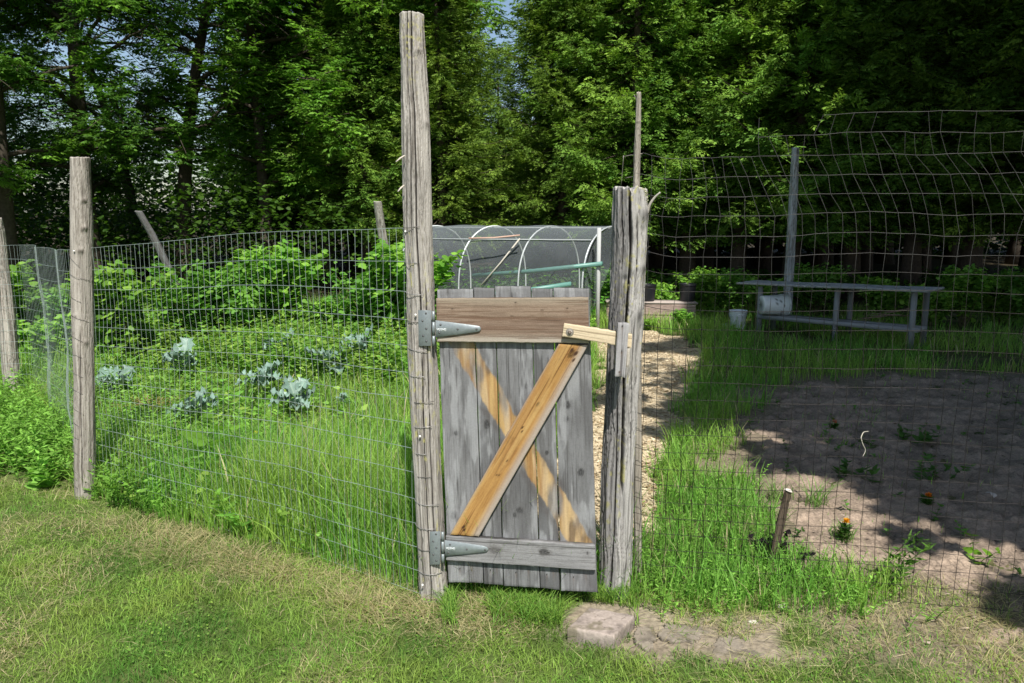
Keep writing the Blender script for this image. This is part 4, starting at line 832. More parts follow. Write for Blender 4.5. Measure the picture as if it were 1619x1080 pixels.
# 3 tall grass in the garden
BEDX = [G(*p) for p in [(150, 700), (150, 620), (260, 565), (640, 560), (640, 640), (520, 720), (300, 730)]]
def tallgrass(n, x0, x1, y0, y1, seed, dens, hgt, colf, wid=(.0028, .0055)):
    rng = np.random.default_rng(seed); x, y = scatter(rng, n, x0, x1, y0, y1); k = rng.random(n) < dens(x, y); x, y = x[k], y[k]; n = len(x)
    H = hgt(x, y)*rng.uniform(.45, 1.15, n); K = colf(x, y, rng)
    return blades(pts(x, y, -.01), H, rng.uniform(*wid, n)*np.where(rng.random(n) < .10, 2.1, .9)*(.7+.08*y), rng.uniform(.1, .75, n), K, rng, tipK=K*1.1, seg=3)
def not_path(x, y): return ~path_mask(x, y) & ~soil_mask(x, y)
def dl(x, y):
    b = behind(x, y); nearf = np.exp(-((b-.22)/.30)**2); bed = inpoly(x, y, BEDX)
    return np.where((b > -.02) & not_path(x, y) & (x < G(975, 930)[0]+.02*y), np.where(bed, .62, .9)*np.clip((3.6/y)**1.1, .12, 1)*(.5+.5*sst(.3, .6, fbm(x*2, y*2, 0, 921)))+.45*nearf*(x > -1.9), 0)
def hl(x, y):
    b = behind(x, y); return np.where(inpoly(x, y, BEDX), .155, .32)*(.7+.7*fbm(x*1.6, y*1.6, 0, 922)) + .20*np.exp(-((b-.25)/.35)**2)*sst(-1.75, -.9, x)*(.6+.8*fbm(x*2.4, 0, 0, 923)) - .15*np.exp(-(b/.10)**2)
def cl(x, y, rng):
    f = fbm(x*1.8, y*1.8, 0, 924); n = len(x); K = mixc(GRN*1.15, YGR*1.05, sst(.35, .65, f)*.6+.3*rng.random(n)); K = np.where((rng.random(n) < .05)[:, None], STRAW*.9, K); return K*rng.uniform(.65, 1.25, (n, 1))
V, T, Kv = tallgrass(420000, -7.5, 1.0, 3.0, 12.0, 31, dl, hl, cl)
tag(obj('tall_grass', (V, T, Kv), M_grass, origin=np.zeros(3)), 'tall bright green grass growing behind the left fence', 'grass', kind='stuff')
# right side: fringe by the path, shaded grass below the bench
def drr(x, y):
    b = behind(x, y); px_ = not_path(x, y); fr = np.exp(-((b-.12)/.22)**2)*sst(3.0, 1.6, x)*.7; side = np.where(x < 1.75+.10*y, .55, 0); ring = np.where(np.abs(poly_dist(x, y, SOIL+SOIL[:1])) < .35, .5, 0); back = ring+np.where(y > 5.6, .55*sst(.35, .55, fbm(x*1.5, y*1.5, 0, 931)), 0)
    return np.where((b > -.12) & px_ & (x > .40), np.clip(fr+side+back, 0, 1)*np.clip((4/y), .2, 1), 0) + np.where(soil_mask(x, y) & (b > 0), .012+.12*sst(.62, .7, fbm(x*1.8, y*1.8, 0, 932)), 0)
def hr(x, y): return np.where(soil_mask(x, y), .07, .14+.10*fbm(x*2, y*2, 0, 933)+np.where((y > 7) & (x < 3), .10, 0))
V, T, Kv = tallgrass(230000, .4, 8.5, 2.6, 12.5, 32, drr, hr, cl)
tag(obj('tall_grass', (V, T, Kv), M_grass, origin=np.zeros(3)), 'grass growing beside the chip path and under the bench at the right', 'grass', kind='stuff')
# grass tufts under the gate and round the slab
rng = np.random.default_rng(34); n = 5200; px_ = rng.uniform(700, 1010, n); py_ = rng.uniform(925, 990, n); P_ = np.array([G(a, b) for a, b in zip(px_, py_)]); ok = ~inpoly(P_[:, 0], P_[:, 1], [G(*p) for p in [(890, 960), (930, 952), (1010, 962), (1004, 1000), (970, 1020), (890, 1000)]]) & (fbm(P_[:, 0]*7, P_[:, 1]*7, 0, 941) > .47); P_ = P_[ok]; n = len(P_)
K = lerp(GRN, YGR, rng.random((n, 1)))*rng.uniform(.6, 1.2, (n, 1)); V, T, Kv = blades(P_, rng.uniform(.03, .10, n), rng.uniform(.002, .004, n), rng.uniform(.3, 1.4, n), K, rng, seg=3)
tag(obj('grass_tufts', (V, T, Kv), M_grass, origin=np.zeros(3)), 'soft grass tufts under the bottom edge of the gate', 'grass', kind='stuff')
# 4 feathery weeds: stems with paired leaflets
def weeds(P, H, rng, leafL, leafW, K, pairs=8, broadl=False, up=.35):
    n = len(P); az = rng.uniform(0, 6.28, n); ln = rng.uniform(.1, .55, n); d = np.stack([np.cos(az)*ln, np.sin(az)*ln, np.ones(n)], -1); d = unit(d); acc = Acc()
    t = np.linspace(0, 1, 5)[None, :, None]; bend = np.stack([np.cos(az), np.sin(az), 0*az], -1)[:, None]*(t**2)*.35*H[:, None, None]
    Q = P[:, None]+d[:, None]*t*H[:, None, None]+bend; V, T = tubes(Q, np.broadcast_to(np.linspace(.0022, .0008, 5), (n, 5)), 3, cap=False); acc.add(V, T, np.repeat(K*.8, 15, 0))
    for k in range(pairs):
        u = (k+1.2)/(pairs+.6); q = P+d*(u*H)[:, None]+bend[:, 0]*0+np.stack([np.cos(az), np.sin(az), 0*az], -1)*(u*u*.35*H)[:, None]; a2 = az+rng.uniform(-1, 1, n)+k*2.1
        for sg in (-1, 1):
            D_ = np.stack([np.cos(a2+sg*1.4), np.sin(a2+sg*1.4), rng.uniform(.0, up*2, n)], -1); s = (1-.45*abs(u-.45)*1.4)
            Nn = unit(rng.normal(0, .4, (n, 3))+[0, 0, 1]); kk = K*rng.uniform(.75, 1.25, (n, 1))
            f_ = broad if broadl else leaves; acc.add(*f_(q, D_, Nn, leafL*s*rng.uniform(.7, 1.2, n), leafW*s*rng.uniform(.7, 1.2, n), kk))
    return acc
def weed_patch(name, label, n, regionf, box_, seed, hr_, leafL, leafW, pairs, broadl=False, colr=(GRN, YGR)):
    rng = np.random.default_rng(seed); x, y = scatter(rng, n, *box_); k = rng.random(n) < regionf(x, y); x, y = x[k], y[k]; n = len(x)
    K = lerp(colr[0], colr[1], rng.random((n, 1)))*rng.uniform(.75, 1.2, (n, 1)); acc = weeds(pts(x, y), rng.uniform(*hr_, n), rng, leafL, leafW, K, pairs, broadl)
    return tag(obj(name, acc, M_grass, origin=np.zeros(3)), label, 'weeds', kind='stuff')
LGR = c3(.215, .42, .07)
weed_patch('ferny_weeds', 'ferny bright green weeds crowding the bottom left fence', 4200, lambda x, y: np.clip((behind(x, y) > -.03)*sst(-1.55, -1.9, x)*sst(1.3, .5, behind(x, y))*.45+inpoly(x, y, LWD)*1.0, 0, 1), (-5.8, -1.5, 3.6, 7.0), 41, (.14, .42), .060, .020, 11, colr=(LGR*.8, LGR*1.2))
weed_patch('ferny_weeds', 'feathery green weeds along the foot of the rusty mesh', 3300, lambda x, y: np.clip(np.exp(-((behind(x, y)-.06)/.17)**2)*sst(1.75, 1.2, x)+.0, 0, 1)*.95+.45*((x < 1.25+.06*y) & (y < 5.5) & not_path(x, y) & (behind(x, y) > 0)), (.52, 2.6, 2.5, 5.6), 42, (.06, .17), .028, .0085, 9, colr=(LGR*.85, LGR*1.25))
weed_patch('garden_weeds', 'low broad leaved weeds among the tall grass of the garden', 3600, lambda x, y: (behind(x, y) > 0)*(x < .2)*not_path(x, y)*np.where(inpoly(x, y, BEDX), .95, .25), (-6, .2, 3.1, 9.5), 43, (.06, .22), .038, .024, 6, True, colr=(GRN*1.1, YGR*1.0))
weed_patch('garden_weeds', 'knee high leafy weeds between the kale and the bushes', 3600, lambda x, y: sst(6.3, 7.1, y+.12*x)*(x < .5)*not_path(x, y)*(behind(x, y) > .3)*.95, (-6, .5, 6.1, 9.6), 48, (.15, .50), .065, .045, 8, True, colr=(GRN*1.1, YGR*1.0))
weed_patch('broad_weeds', 'broad leaved weeds and dock standing in the tall grass by the left fence', 900, lambda x, y: (behind(x, y) > .02)*(x < -.45)*sst(2.4, .3, behind(x, y))*sst(.46, .56, fbm(x*1.9, y*1.9, 0, 961)), (-3.6, -.3, 3.0, 6.5), 47, (.12, .34), .075, .045, 5, True, colr=(GRN*1.2, YGR*1.05))
weed_patch('seedlings', 'sparse green seedlings scattered over the shaded soil', 260, lambda x, y: soil_mask(x, y)*(.25+.75*sst(.5, .7, fbm(x*2, y*2, 0, 951))), (1.1, 6.5, 3.0, 8.0), 44, (.03, .11), .035, .02, 4, True, colr=(DGR*1.4, GRN))
# 5 chips on the path, crumbs on the soil
def chips(name, n, maskf, box_, seed, K0, K1, L, W, label):
    rng = np.random.default_rng(seed); x, y = scatter(rng, n, *box_); k = maskf(x, y); x, y = x[k], y[k]; n = len(x); az = rng.uniform(0, 6.28, n)
    D_ = np.stack([np.cos(az), np.sin(az), rng.normal(0, .18, n)], -1); Nn = unit(rng.normal(0, .35, (n, 3))+[0, 0, 1]); P_ = pts(x, y, .012)
    V, T, Kv = leaves(P_, D_, Nn, rng.uniform(*L, n), rng.uniform(*W, n), lerp(c3(*K0), c3(*K1), rng.random((n, 1))**1.3)*rng.uniform(.6, 1.1, (n, 1)), 0.05)
    tag(obj(name, (V, T, Kv), M_matte, origin=np.zeros(3)), label, 'litter', kind='stuff')
chips('wood_chips', 80000, lambda x, y: path_mask(x, y) & (np.random.default_rng(3).random(len(x)) < np.clip(5/y, .3, 1)), (-.6, 3.2, 2.8, 11.8), 51, (.30, .21, .11), (.78, .66, .46), (.010, .065), (.004, .018), 'pale wood chips and straw covering the garden path')
chips('soil_litter', 16000, lambda x, y: soil_mask(x, y), (1.1, 7, 2.4, 8.5), 52, (.08, .06, .045), (.42, .34, .27), (.006, .034), (.004, .013), 'twigs and crumbs littering the bare soil')
# ---------------------------------------------------------------- individual garden plants
KAL = c3(.235, .36, .29)
def kale(px, py, s, label, seed, grey=1.0):
    rng = np.random.default_rng(seed); p = G(px, py+6); t = thing('kale_plant', label, 'kale', p, 'kale plants in the overgrown bed'); st = Acc()
    V, T = tubes(np.array([p+[0, 0, -.02], p+[.01, 0, .10*s], p+[.0, .01, .20*s]]), [.009*s, .008*s, .006*s], 6); st.add(V, T, c3(.22, .30, .16)); obj('stem', st, M_kale, t, smooth=True)
    nl = 13
    for k in range(nl):
        az = k*2.4+rng.uniform(-.3, .3); el = rng.uniform(.45, 1.25) if k > 3 else rng.uniform(1.0, 1.45); L = s*rng.uniform(.12, .25); W = L*.60; nu, nv_ = 15, 11
        u, v = np.meshgrid(np.linspace(0, 1, nu), np.linspace(-1, 1, nv_), indexing='ij'); prof = np.where(u < .22, .10, np.sin(np.pi*np.clip((u-.22)/.80, 0, 1))**.6)*W/2
        prof = prof*(1+.26*np.sin(u*40+k)*np.abs(v)**3)
        an = el-u*rng.uniform(.2, 1.5); r = np.cumsum(np.cos(an), 0)/nu*L; z = np.cumsum(np.sin(an), 0)/nu*L
        ruf = np.abs(v)**1.5*np.sin(u*22+v*3+k)*.022*s*(u > .2)+np.abs(v)*.02*s*(u > .2)
        dx, dy = math.cos(az), math.sin(az); X = p[0]+dx*r-dy*v*prof; Y = p[1]+dy*r+dx*v*prof; Z = p[2]+s*rng.uniform(.10, .20)+z+ruf
        i = np.arange(nu*nv_).reshape(nu, nv_); q = i[:-1, :-1].ravel(); T = np.concatenate([np.stack([q, q+1, q+nv_+1], -1), np.stack([q, q+nv_+1, q+nv_], -1)])
        vein = np.exp(-(v/.10)**2)[..., None]; K = KAL*rng.uniform(.75, 1.2)*(1-.25*fbm(X*60, Y*60, Z*60, 961)[..., None])*(1-vein)+c3(.30, .40, .32)*vein
        K = lerp(GRN*1.2, K, grey)
        obj('leaf', (np.stack([X, Y, Z], -1).reshape(-1, 3), T, K.reshape(-1, 3)), M_kale, t, smooth=True)
KL = ['frilly blue green kale right beside the smooth grey fence post', 'blue green kale standing alone in the back left of the bed', 'blue green kale near the front left of the bed, by the brown patch', 'tallest blue green kale, topmost in the middle of the bed', 'wide blue green kale in the middle of the bed, below the tallest one',
      'pale upright kale nearest the front of the bed', 'flat spreading kale right of the tallest one', 'kale at the back right of the bed, nearest the tallest post', 'tiny kale seedling near the right front of the bed']
for k, (px, py, s) in enumerate(((182, 640, 1.2), (292, 606, 1.25), (312, 682, 1.15), (441, 578, 1.3), (416, 632, 1.2), (470, 664, 1.1), (517, 598, 1.25), (566, 580, 1.3), (546, 643, .45))): kale(px, py, s*.84, KL[k], 970+k)
def flower(px, py, h, K, label, seed, leafy=True):
    rng = np.random.default_rng(seed); p = G(px, py); t = thing('marigold', label, 'flower', p); a = Acc(); V, T = tubes(np.array([p+[0, 0, -.01], p+[.004, 0, h*.6], p+[.006, 0, h]]), .0022, 5); a.add(V, T, DGR); obj('stem', a, M_leaf, t)
    n = 46; az = rng.uniform(0, 6.28, n); D_ = np.stack([np.cos(az), np.sin(az), rng.uniform(-.2, 1.4, n)], -1); a = Acc(); a.add(*leaves(np.repeat((p+[.006, 0, h])[None], n, 0), D_, unit(rng.normal(0, .5, (n, 3))+[0, 0, 1]), .020, .013, c3(*K)*rng.uniform(.8, 1.1, (n, 1)))); obj('bloom', a, M_leaf, t)
    if leafy:
        n = 80; az = rng.uniform(0, 6.28, n); D_ = np.stack([np.cos(az), np.sin(az), rng.uniform(0, 1., n)], -1); a = Acc(); a.add(*leaves(p+np.stack([0*az, 0*az, rng.uniform(.0, h*.75, n)], -1), D_, unit(rng.normal(0, .5, (n, 3))+[0, 0, 1]), .045, .012, DGR*rng.uniform(.8, 1.6, (n, 1)))); obj('foliage', a, M_leaf, t)
flower(1334, 856, .10, (.85, .45, .02), 'yellow orange marigold at the edge of the lit soil', 1)
flower(1465, 800, .06, (.75, .22, .02), 'small orange marigold in the shaded soil right of the yellow one', 2)
flower(1317, 682, .07, (.60, .13, .02), 'orange red marigold at the back of the shaded soil', 3)
flower(404, 700, .07, (.95, .75, .03), 'pair of yellow blooms low in the kale bed', 4, False); flower(421, 598, .06, (.85, .42, .05), 'small orange bloom between the tallest and the wide kale', 5, False); flower(1468, 762, .10, DGR*2, 'small bushy green plant beside the orange marigold', 6) if False else None
def seedling(name, px, py, h, label, cat, seed, leafL, leafW, pairs, broadl, K, stems=3, sp=.05):
    rng = np.random.default_rng(seed); p = G(px, py); P_ = p+np.stack([rng.normal(0, sp, stems), rng.normal(0, sp, stems), np.zeros(stems)-.005], -1)
    acc = weeds(P_, rng.uniform(.7, 1.1, stems)*h, rng, leafL, leafW, lerp(c3(*K)*.9, c3(*K)*1.15, rng.random((stems, 1))), pairs, broadl)
    return tag(obj(name, acc, M_leaf, origin=p), label, cat)
seedling('sumac_seedling', 1398, 925, .24, 'young feather leaved seedling growing against the rusty mesh', 'plant', 61, .075, .018, 12, False, (.09, .19, .03), 4, .03)
seedling('leafy_seedling', 1549, 893, .13, 'bright green young bean plant in the soil at the right', 'plant', 62, .05, .035, 4, True, (.16, .34, .03), 2, .02)
seedling('leafy_seedling', 1478, 765, .16, 'leafy green plant standing behind the small orange marigold', 'plant', 63, .05, .03, 6, True, (.07, .17, .03), 5, .05)
seedling('leafy_seedling', 1445, 700, .12, 'low green plant in the shaded soil right of the curled twig', 'plant', 64, .07, .04, 4, True, (.07, .17, .03), 5, .06)
seedling('leafy_seedling', 1350, 758, .09, 'low dark green plant in the shaded soil behind the yellow marigold', 'plant', 65, .07, .035, 4, True, (.07, .17, .03), 6, .06)
seedling('burdock', 352, 772, .42, 'large pale leaved weed standing in the tall grass before the kale bed', 'plant', 66, .17, .11, 3, True, (.16, .32, .04), 3, .04)
seedling('burdock', 60, 782, .16, 'broad pale leaf weed at the lawn edge left of the smooth fence post', 'plant', 67, .10, .08, 4, True, (.18, .33, .06), 4, .06)
seedling('dark_plant', 1208, 888, .15, 'dark purple leaved plant beside the leaning stake', 'plant', 68, .05, .035, 5, True, (.018, .012, .016), 7, .045)
# spiky grass tufts in front of the shade
for k, (px, py, h, lb) in enumerate(((1228, 790, .17, 'pale arching grass tuft at the shade edge behind the leaning stake'), (1152, 800, .15, 'pale arching grass tuft in the sunlit weeds left of the leaning stake'), (1290, 800, .18, 'upright grass tuft right of the leaning stake'), (1330, 852, .10, 'dense grass tuft under the yellow orange marigold'))):
    rng = np.random.default_rng(80+k); n = 60; P_ = G(px, py)+np.stack([rng.normal(0, .03, n), rng.normal(0, .03, n), 0*rng.random(n)], -1)
    K = lerp(GRN, c3(.35, .40, .18), rng.random((n, 1))*.8); tag(obj('grass_tuft', blades(P_, rng.uniform(.5, 1.1, n)*h, rng.uniform(.003, .006, n), rng.uniform(.3, 1.3, n), K, rng), M_grass), lb, 'grass tuft')
for k, (px, py, lb) in enumerate(((243, 662, 'round clump of dead straw coloured grass left of the front kale'), (196, 668, 'smaller dead yellow clump beside the round straw clump'))):
    rng = np.random.default_rng(180+k); n = 220; P_ = G(px, py)+np.stack([rng.normal(0, .06, n), rng.normal(0, .05, n), .05+0*rng.random(n)], -1)
    tag(obj('dead_clump', blades(P_, rng.uniform(.08, .20, n)*(1-.3*k), rng.uniform(.004, .009, n), rng.uniform(.8, 2.2, n), STRAW*c3(.95, .78, .65)*rng.uniform(.7, 1.1, (n, 1)), rng), M_grass), lb, 'dead plant')
# tomato-like vines in the tunnel
for k, (px, h, lb) in enumerate(((745, .95, 'climbing vine inside the left half of the net tunnel'), (815, .72, 'low vine inside the middle of the net tunnel'), (690, .62, 'leafy vine just right of the tallest post in the net tunnel'), (925, .60, 'leafy plant inside the right end of the net tunnel'))):
    p = PY(px, 500, 10.45); rng = np.random.default_rng(90+k); P_ = np.array([p[0], p[1], 0])+np.stack([rng.normal(0, .07, 6), rng.normal(0, .07, 6), np.zeros(6)], -1)
    tag(obj('vine', weeds(P_, rng.uniform(.7, 1.1, 6)*h, rng, .07, .05, GRN*1.3+np.zeros((6, 3)), 13, True), M_leaf), lb, 'vine')
# ---------------------------------------------------------------- bushes
def bush_mesh(seed, r, h, nst, nleaf, LL, LW, K0, K1, brf=True, drop=.25):
    rng = np.random.default_rng(seed); st = Acc(); az = rng.uniform(0, 6.28, nst); ou = rng.uniform(.1, 1, nst)*r; hh = h*rng.uniform(.65, 1.05, nst)
    t = np.linspace(0, 1, 7)[None, :, None]; b = np.stack([np.cos(az)*.12*ou, np.sin(az)*.12*ou, 0*az], -1)[:, None]; e = np.stack([np.cos(az)*ou, np.sin(az)*ou, hh], -1)[:, None]
    Q = b*(1-t)+e*t; Q[..., 2] = hh[:, None]*(1-(1-t[..., 0])**1.7); V, T = tubes(Q, np.broadcast_to(np.linspace(.006, .0015, 7), (nst, 7)), 4, cap=False); st.add(V, T, c3(.16, .14, .07))
    le = Acc(); k = rng.integers(0, nst, nleaf); u = rng.uniform(.12, 1, nleaf)**.7; f = u*6; i0 = np.minimum(f.astype(int), 5); fr = (f-i0)[:, None]; P_ = Q[k, i0]*(1-fr)+Q[k, i0+1]*fr
    P_ = P_+rng.normal(0, .05, (nleaf, 3))*(r/.5)**.5; a2 = rng.uniform(0, 6.28, nleaf); D_ = np.stack([np.cos(a2), np.sin(a2), rng.uniform(-.7, .35, nleaf)], -1); Nn = unit(np.stack([np.cos(a2)*.3, np.sin(a2)*.3, np.ones(nleaf)], -1)+rng.normal(0, .35, (nleaf, 3)))
    K = lerp(c3(*K0), c3(*K1), rng.random((nleaf, 1)))*rng.uniform(.7, 1.25, (nleaf, 1)); fn = broad if brf else leaves; le.add(*fn(P_, D_, Nn, rng.uniform(.6, 1.2, nleaf)*LL, rng.uniform(.6, 1.2, nleaf)*LW, K)); return st, le
def mk(name, acc, mat, smooth=False): V, T, K = acc.get(); return npmesh(name, V, T, K, mat, smooth)
BU = []
for k, (h, r, LL, LW, c0, c1) in enumerate(((1.15, .60, .115, .115, (.12, .29, .04), (.25, .44, .06)), (.90, .55, .09, .09, (.10, .26, .04), (.20, .38, .06)), (.75, .55, .11, .12, (.15, .32, .045), (.27, .46, .07)))):
    s_, l_ = bush_mesh(700+k, r*1.1, h, 34, 2700, LL*.78, LW*.78, c0, c1); BU.append((mk('stems', s_, M_bark), mk('foliage', l_, M_leaf)))
def place_bush(px, Y, sc, k, rot, label, name='bramble_bush', cat='bush', grp='bright leafy bushes behind the left fence', zs=1.0):
    x = (px-809.5)/FPX*Y*1.0; t = thing(name, label, cat, (x, Y, -.02), grp); t.rotation_euler = (0, 0, rot); t.scale = (sc, sc, sc*zs)
    for nm, me in zip(('stems', 'foliage'), BU[k]):
        o = bpy.data.objects.new(nm, me); C.objects.link(o); o.parent = t
BL = [(172, 7.6, 1.05, 0, 'bush with the largest yellow green leaves just right of the smooth grey fence post'), (225, 8.3, .95, 2, 'low broad leaved bush behind the kale standing alone at the back left'), (285, 9.0, 1.1, 0, 'leafy bush under the foot of the leaning grey post'),
      (335, 8.7, 1.15, 1, 'tallest leafy bush in the middle of the row behind the kale bed'), (385, 9.2, .95, 2, 'leafy bush between the tallest one and the pale tipped shoot'), (440, 9.3, 1.15, 0, 'bush whose pale lobed shoot rises over the tallest kale'),
      (495, 9.4, .85, 1, 'lower darker bush right of the pale tipped shoot'), (548, 9.4, 1.05, 2, 'leafy bush left of the short square leaning post'), (598, 9.0, 1.15, 1, 'bright bush growing over the foot of the short square leaning post'), (642, 8.8, 1.1, 0, 'bright bush half hidden by the tallest post'),
      (690, 8.9, .9, 2, 'bush showing in the gap right of the tallest post'), (120, 8.8, 1.2, 1, 'bush seen left of the smooth grey fence post through the mesh bend'), (60, 7.6, 1.0, 2, 'bush between the two left fence posts'), (30, 8.8, 1.1, 1, 'bush behind the leaning post at the left edge'), (-40, 8.0, 1.2, 0, 'bush at the far left edge of the photo')]
for i, (px, Y, sc, k, lb) in enumerate(BL): place_bush(px, Y, sc*[.82, .52, .56, .90, .58, .84, .54, .62, .84, .92, .8, .65, .7, .7, .8][i], k, i*1.3, lb)
BR = [(1045, 11.4, .62, 2, 'sunlit bush between the two black pots'), (1112, 11.1, .62, 0, 'sunlit bush just right of the plank ledge'), (1150, 11.4, .75, 1, 'darker bush behind the standing white bucket'), (1290, 11.9, .8, 1, 'bush behind the middle of the bench'), (1400, 11.6, .7, 2, 'bush above the split logs behind the bench'),
      (1480, 10.6, .70, 2, 'sunlit bush just right of the bench end'), (1530, 10.6, .68, 0, 'second sunlit bush from the bench end'), (1590, 10.8, .85, 2, 'sunlit bush against the right edge of the photo'), (1650, 10.4, .85, 1, 'bush beyond the right edge of the photo'), (1030, 10.2, .22, 2, 'small leafy plant in front of the plank ledge'), (1080, 10.1, .26, 0, 'small plant under the right end of the plank ledge'), (960, 11.6, .8, 1, 'bush behind the end of the net tunnel'), (1220, 11.7, .7, 2, 'bush behind the lying white bucket'), (925, 9.6, .30, 2, 'little leafy weed left of the latch post at the tunnel corner')]
for i, (px, Y, sc, k, lb) in enumerate(BR): place_bush(px, Y, sc, k, i*1.7+.5, lb, name='leafy_bush', grp='leafy bushes round the bench and pots')
# ---------------------------------------------------------------- trees
def decid(seed, H, crown0, Rc, nlimb, nsec, ncl, nl, LL, LW, K0, K1, tr=.15, bend=.4, sparse=0.0):
    rng = np.random.default_rng(seed); wood = Acc(); le = Acc()
    tz_ = np.linspace(0, 1, 14); bx, by = rng.normal(0, bend, 2); wob = np.stack([np.sin(tz_*3+rng.uniform(0, 6))*.12+bx*tz_**2, np.sin(tz_*2.6+rng.uniform(0, 6))*.12+by*tz_**2, tz_*H], -1); wob[:, :2] -= wob[0, :2]
    V, T = tubes(wob, tr*(1-tz_*.85)*(1+.35*np.exp(-tz_*25)), 10); wood.add(V, T, mixc(c3(.10, .085, .065), c3(.05, .04, .032), fbm(V[:, 0]*9, V[:, 1]*9, V[:, 2]*2, seed)))
    CP = []; CD = []
    for i in range(nlimb):
        u = rng.uniform(crown0, .97); s = np.array([np.interp(u, tz_, wob[:, k]) for k in range(3)]); az = i*2.4+rng.uniform(-.4, .4); el = rng.uniform(.1, .9)*(1 if u > .5 else .7)
        prof = math.sin(math.pi*min(1, max(.12, (u-crown0+.12)/(1.15-crown0))))**.6; L = Rc*prof*rng.uniform(.7, 1.15)
        t = np.linspace(0, 1, 9); d = np.array([math.cos(az)*math.cos(el), math.sin(az)*math.cos(el), math.sin(el)]); P_ = s+d*(t*L)[:, None]; P_[:, 2] += -.18*L*t**2.2+rng.normal(0, .03, 9)*t; P_[:, :2] += rng.normal(0, .035, (9, 2))*t[:, None]*L*.6
        r0 = tr*.42*(1-u*.6); V, T = tubes(P_, np.linspace(r0, .008, 9), 6); wood.add(V, T, c3(.07, .058, .045))
        for j in range(nsec):
            f = rng.uniform(.22, 1.0); s2 = np.array([np.interp(f, t, P_[:, k]) for k in range(3)]); a2 = az+rng.uniform(-1.3, 1.3); e2 = rng.uniform(-.5, .8); L2 = L*rng.uniform(.2, .45)
            d2 = np.array([math.cos(a2)*math.cos(e2), math.sin(a2)*math.cos(e2), math.sin(e2)]); t2 = np.linspace(0, 1, 5); Q = s2+d2*(t2*L2)[:, None]; Q[:, 2] -= .22*L2*t2**2
            V, T = tubes(Q, np.linspace(.011, .0035, 5), 4); wood.add(V, T, c3(.07, .058, .045))
            for c in range(ncl):
                g = rng.uniform(.15, 1.05); CP.append(np.array([np.interp(min(g, 1), t2, Q[:, k]) for k in range(3)])+rng.normal(0, .10, 3)); CD.append(d2)
    CP = np.array(CP); CD = np.array(CD); m = len(CP); keep = fbm(CP[:, 0]*.9, CP[:, 1]*.9, CP[:, 2]*.9, seed+3, 2) > sparse; CP, CD = CP[keep], CD[keep]; m = len(CP)
    # compound leaves: a drooping rachis with leaflets on it
    n = m*nl; ci = np.repeat(np.arange(m), nl); az = rng.uniform(0, 6.28, n); rd = unit(np.stack([np.cos(az), np.sin(az), rng.uniform(-.55, .45, n)], -1)+CD[ci]*.5)
    rl = rng.uniform(.08, .22, n); base = CP[ci]+rng.normal(0, .05, (n, 3)); tone = rng.uniform(.7, 1.25, (m, 1))[ci]*rng.uniform(.8, 1.2, (n, 1)); hue = rng.random((m, 1))[ci]
    K = lerp(c3(*K0), c3(*K1), hue)*tone; sd_ = unit(np.cross(rd, [0, 0, 1.0]))
    for (u, sg) in ((.45, -1), (.45, 1), (.8, -1), (.8, 1), (1.0, 0)):
        q = base+rd*(rl*u)[:, None]; D_ = rd+sd_*sg*1.15+rng.normal(0, .15, (n, 3))-[0, 0, .35]; le.add(*leaves(q, D_, unit(rng.normal(0, .35, (n, 3))+[0, 0, 1]), LL*rng.uniform(.7, 1.2, n), LW*rng.uniform(.7, 1.2, n), K))
    return mk('trunk', wood, M_bark, True), mk('crown', le, M_tree)
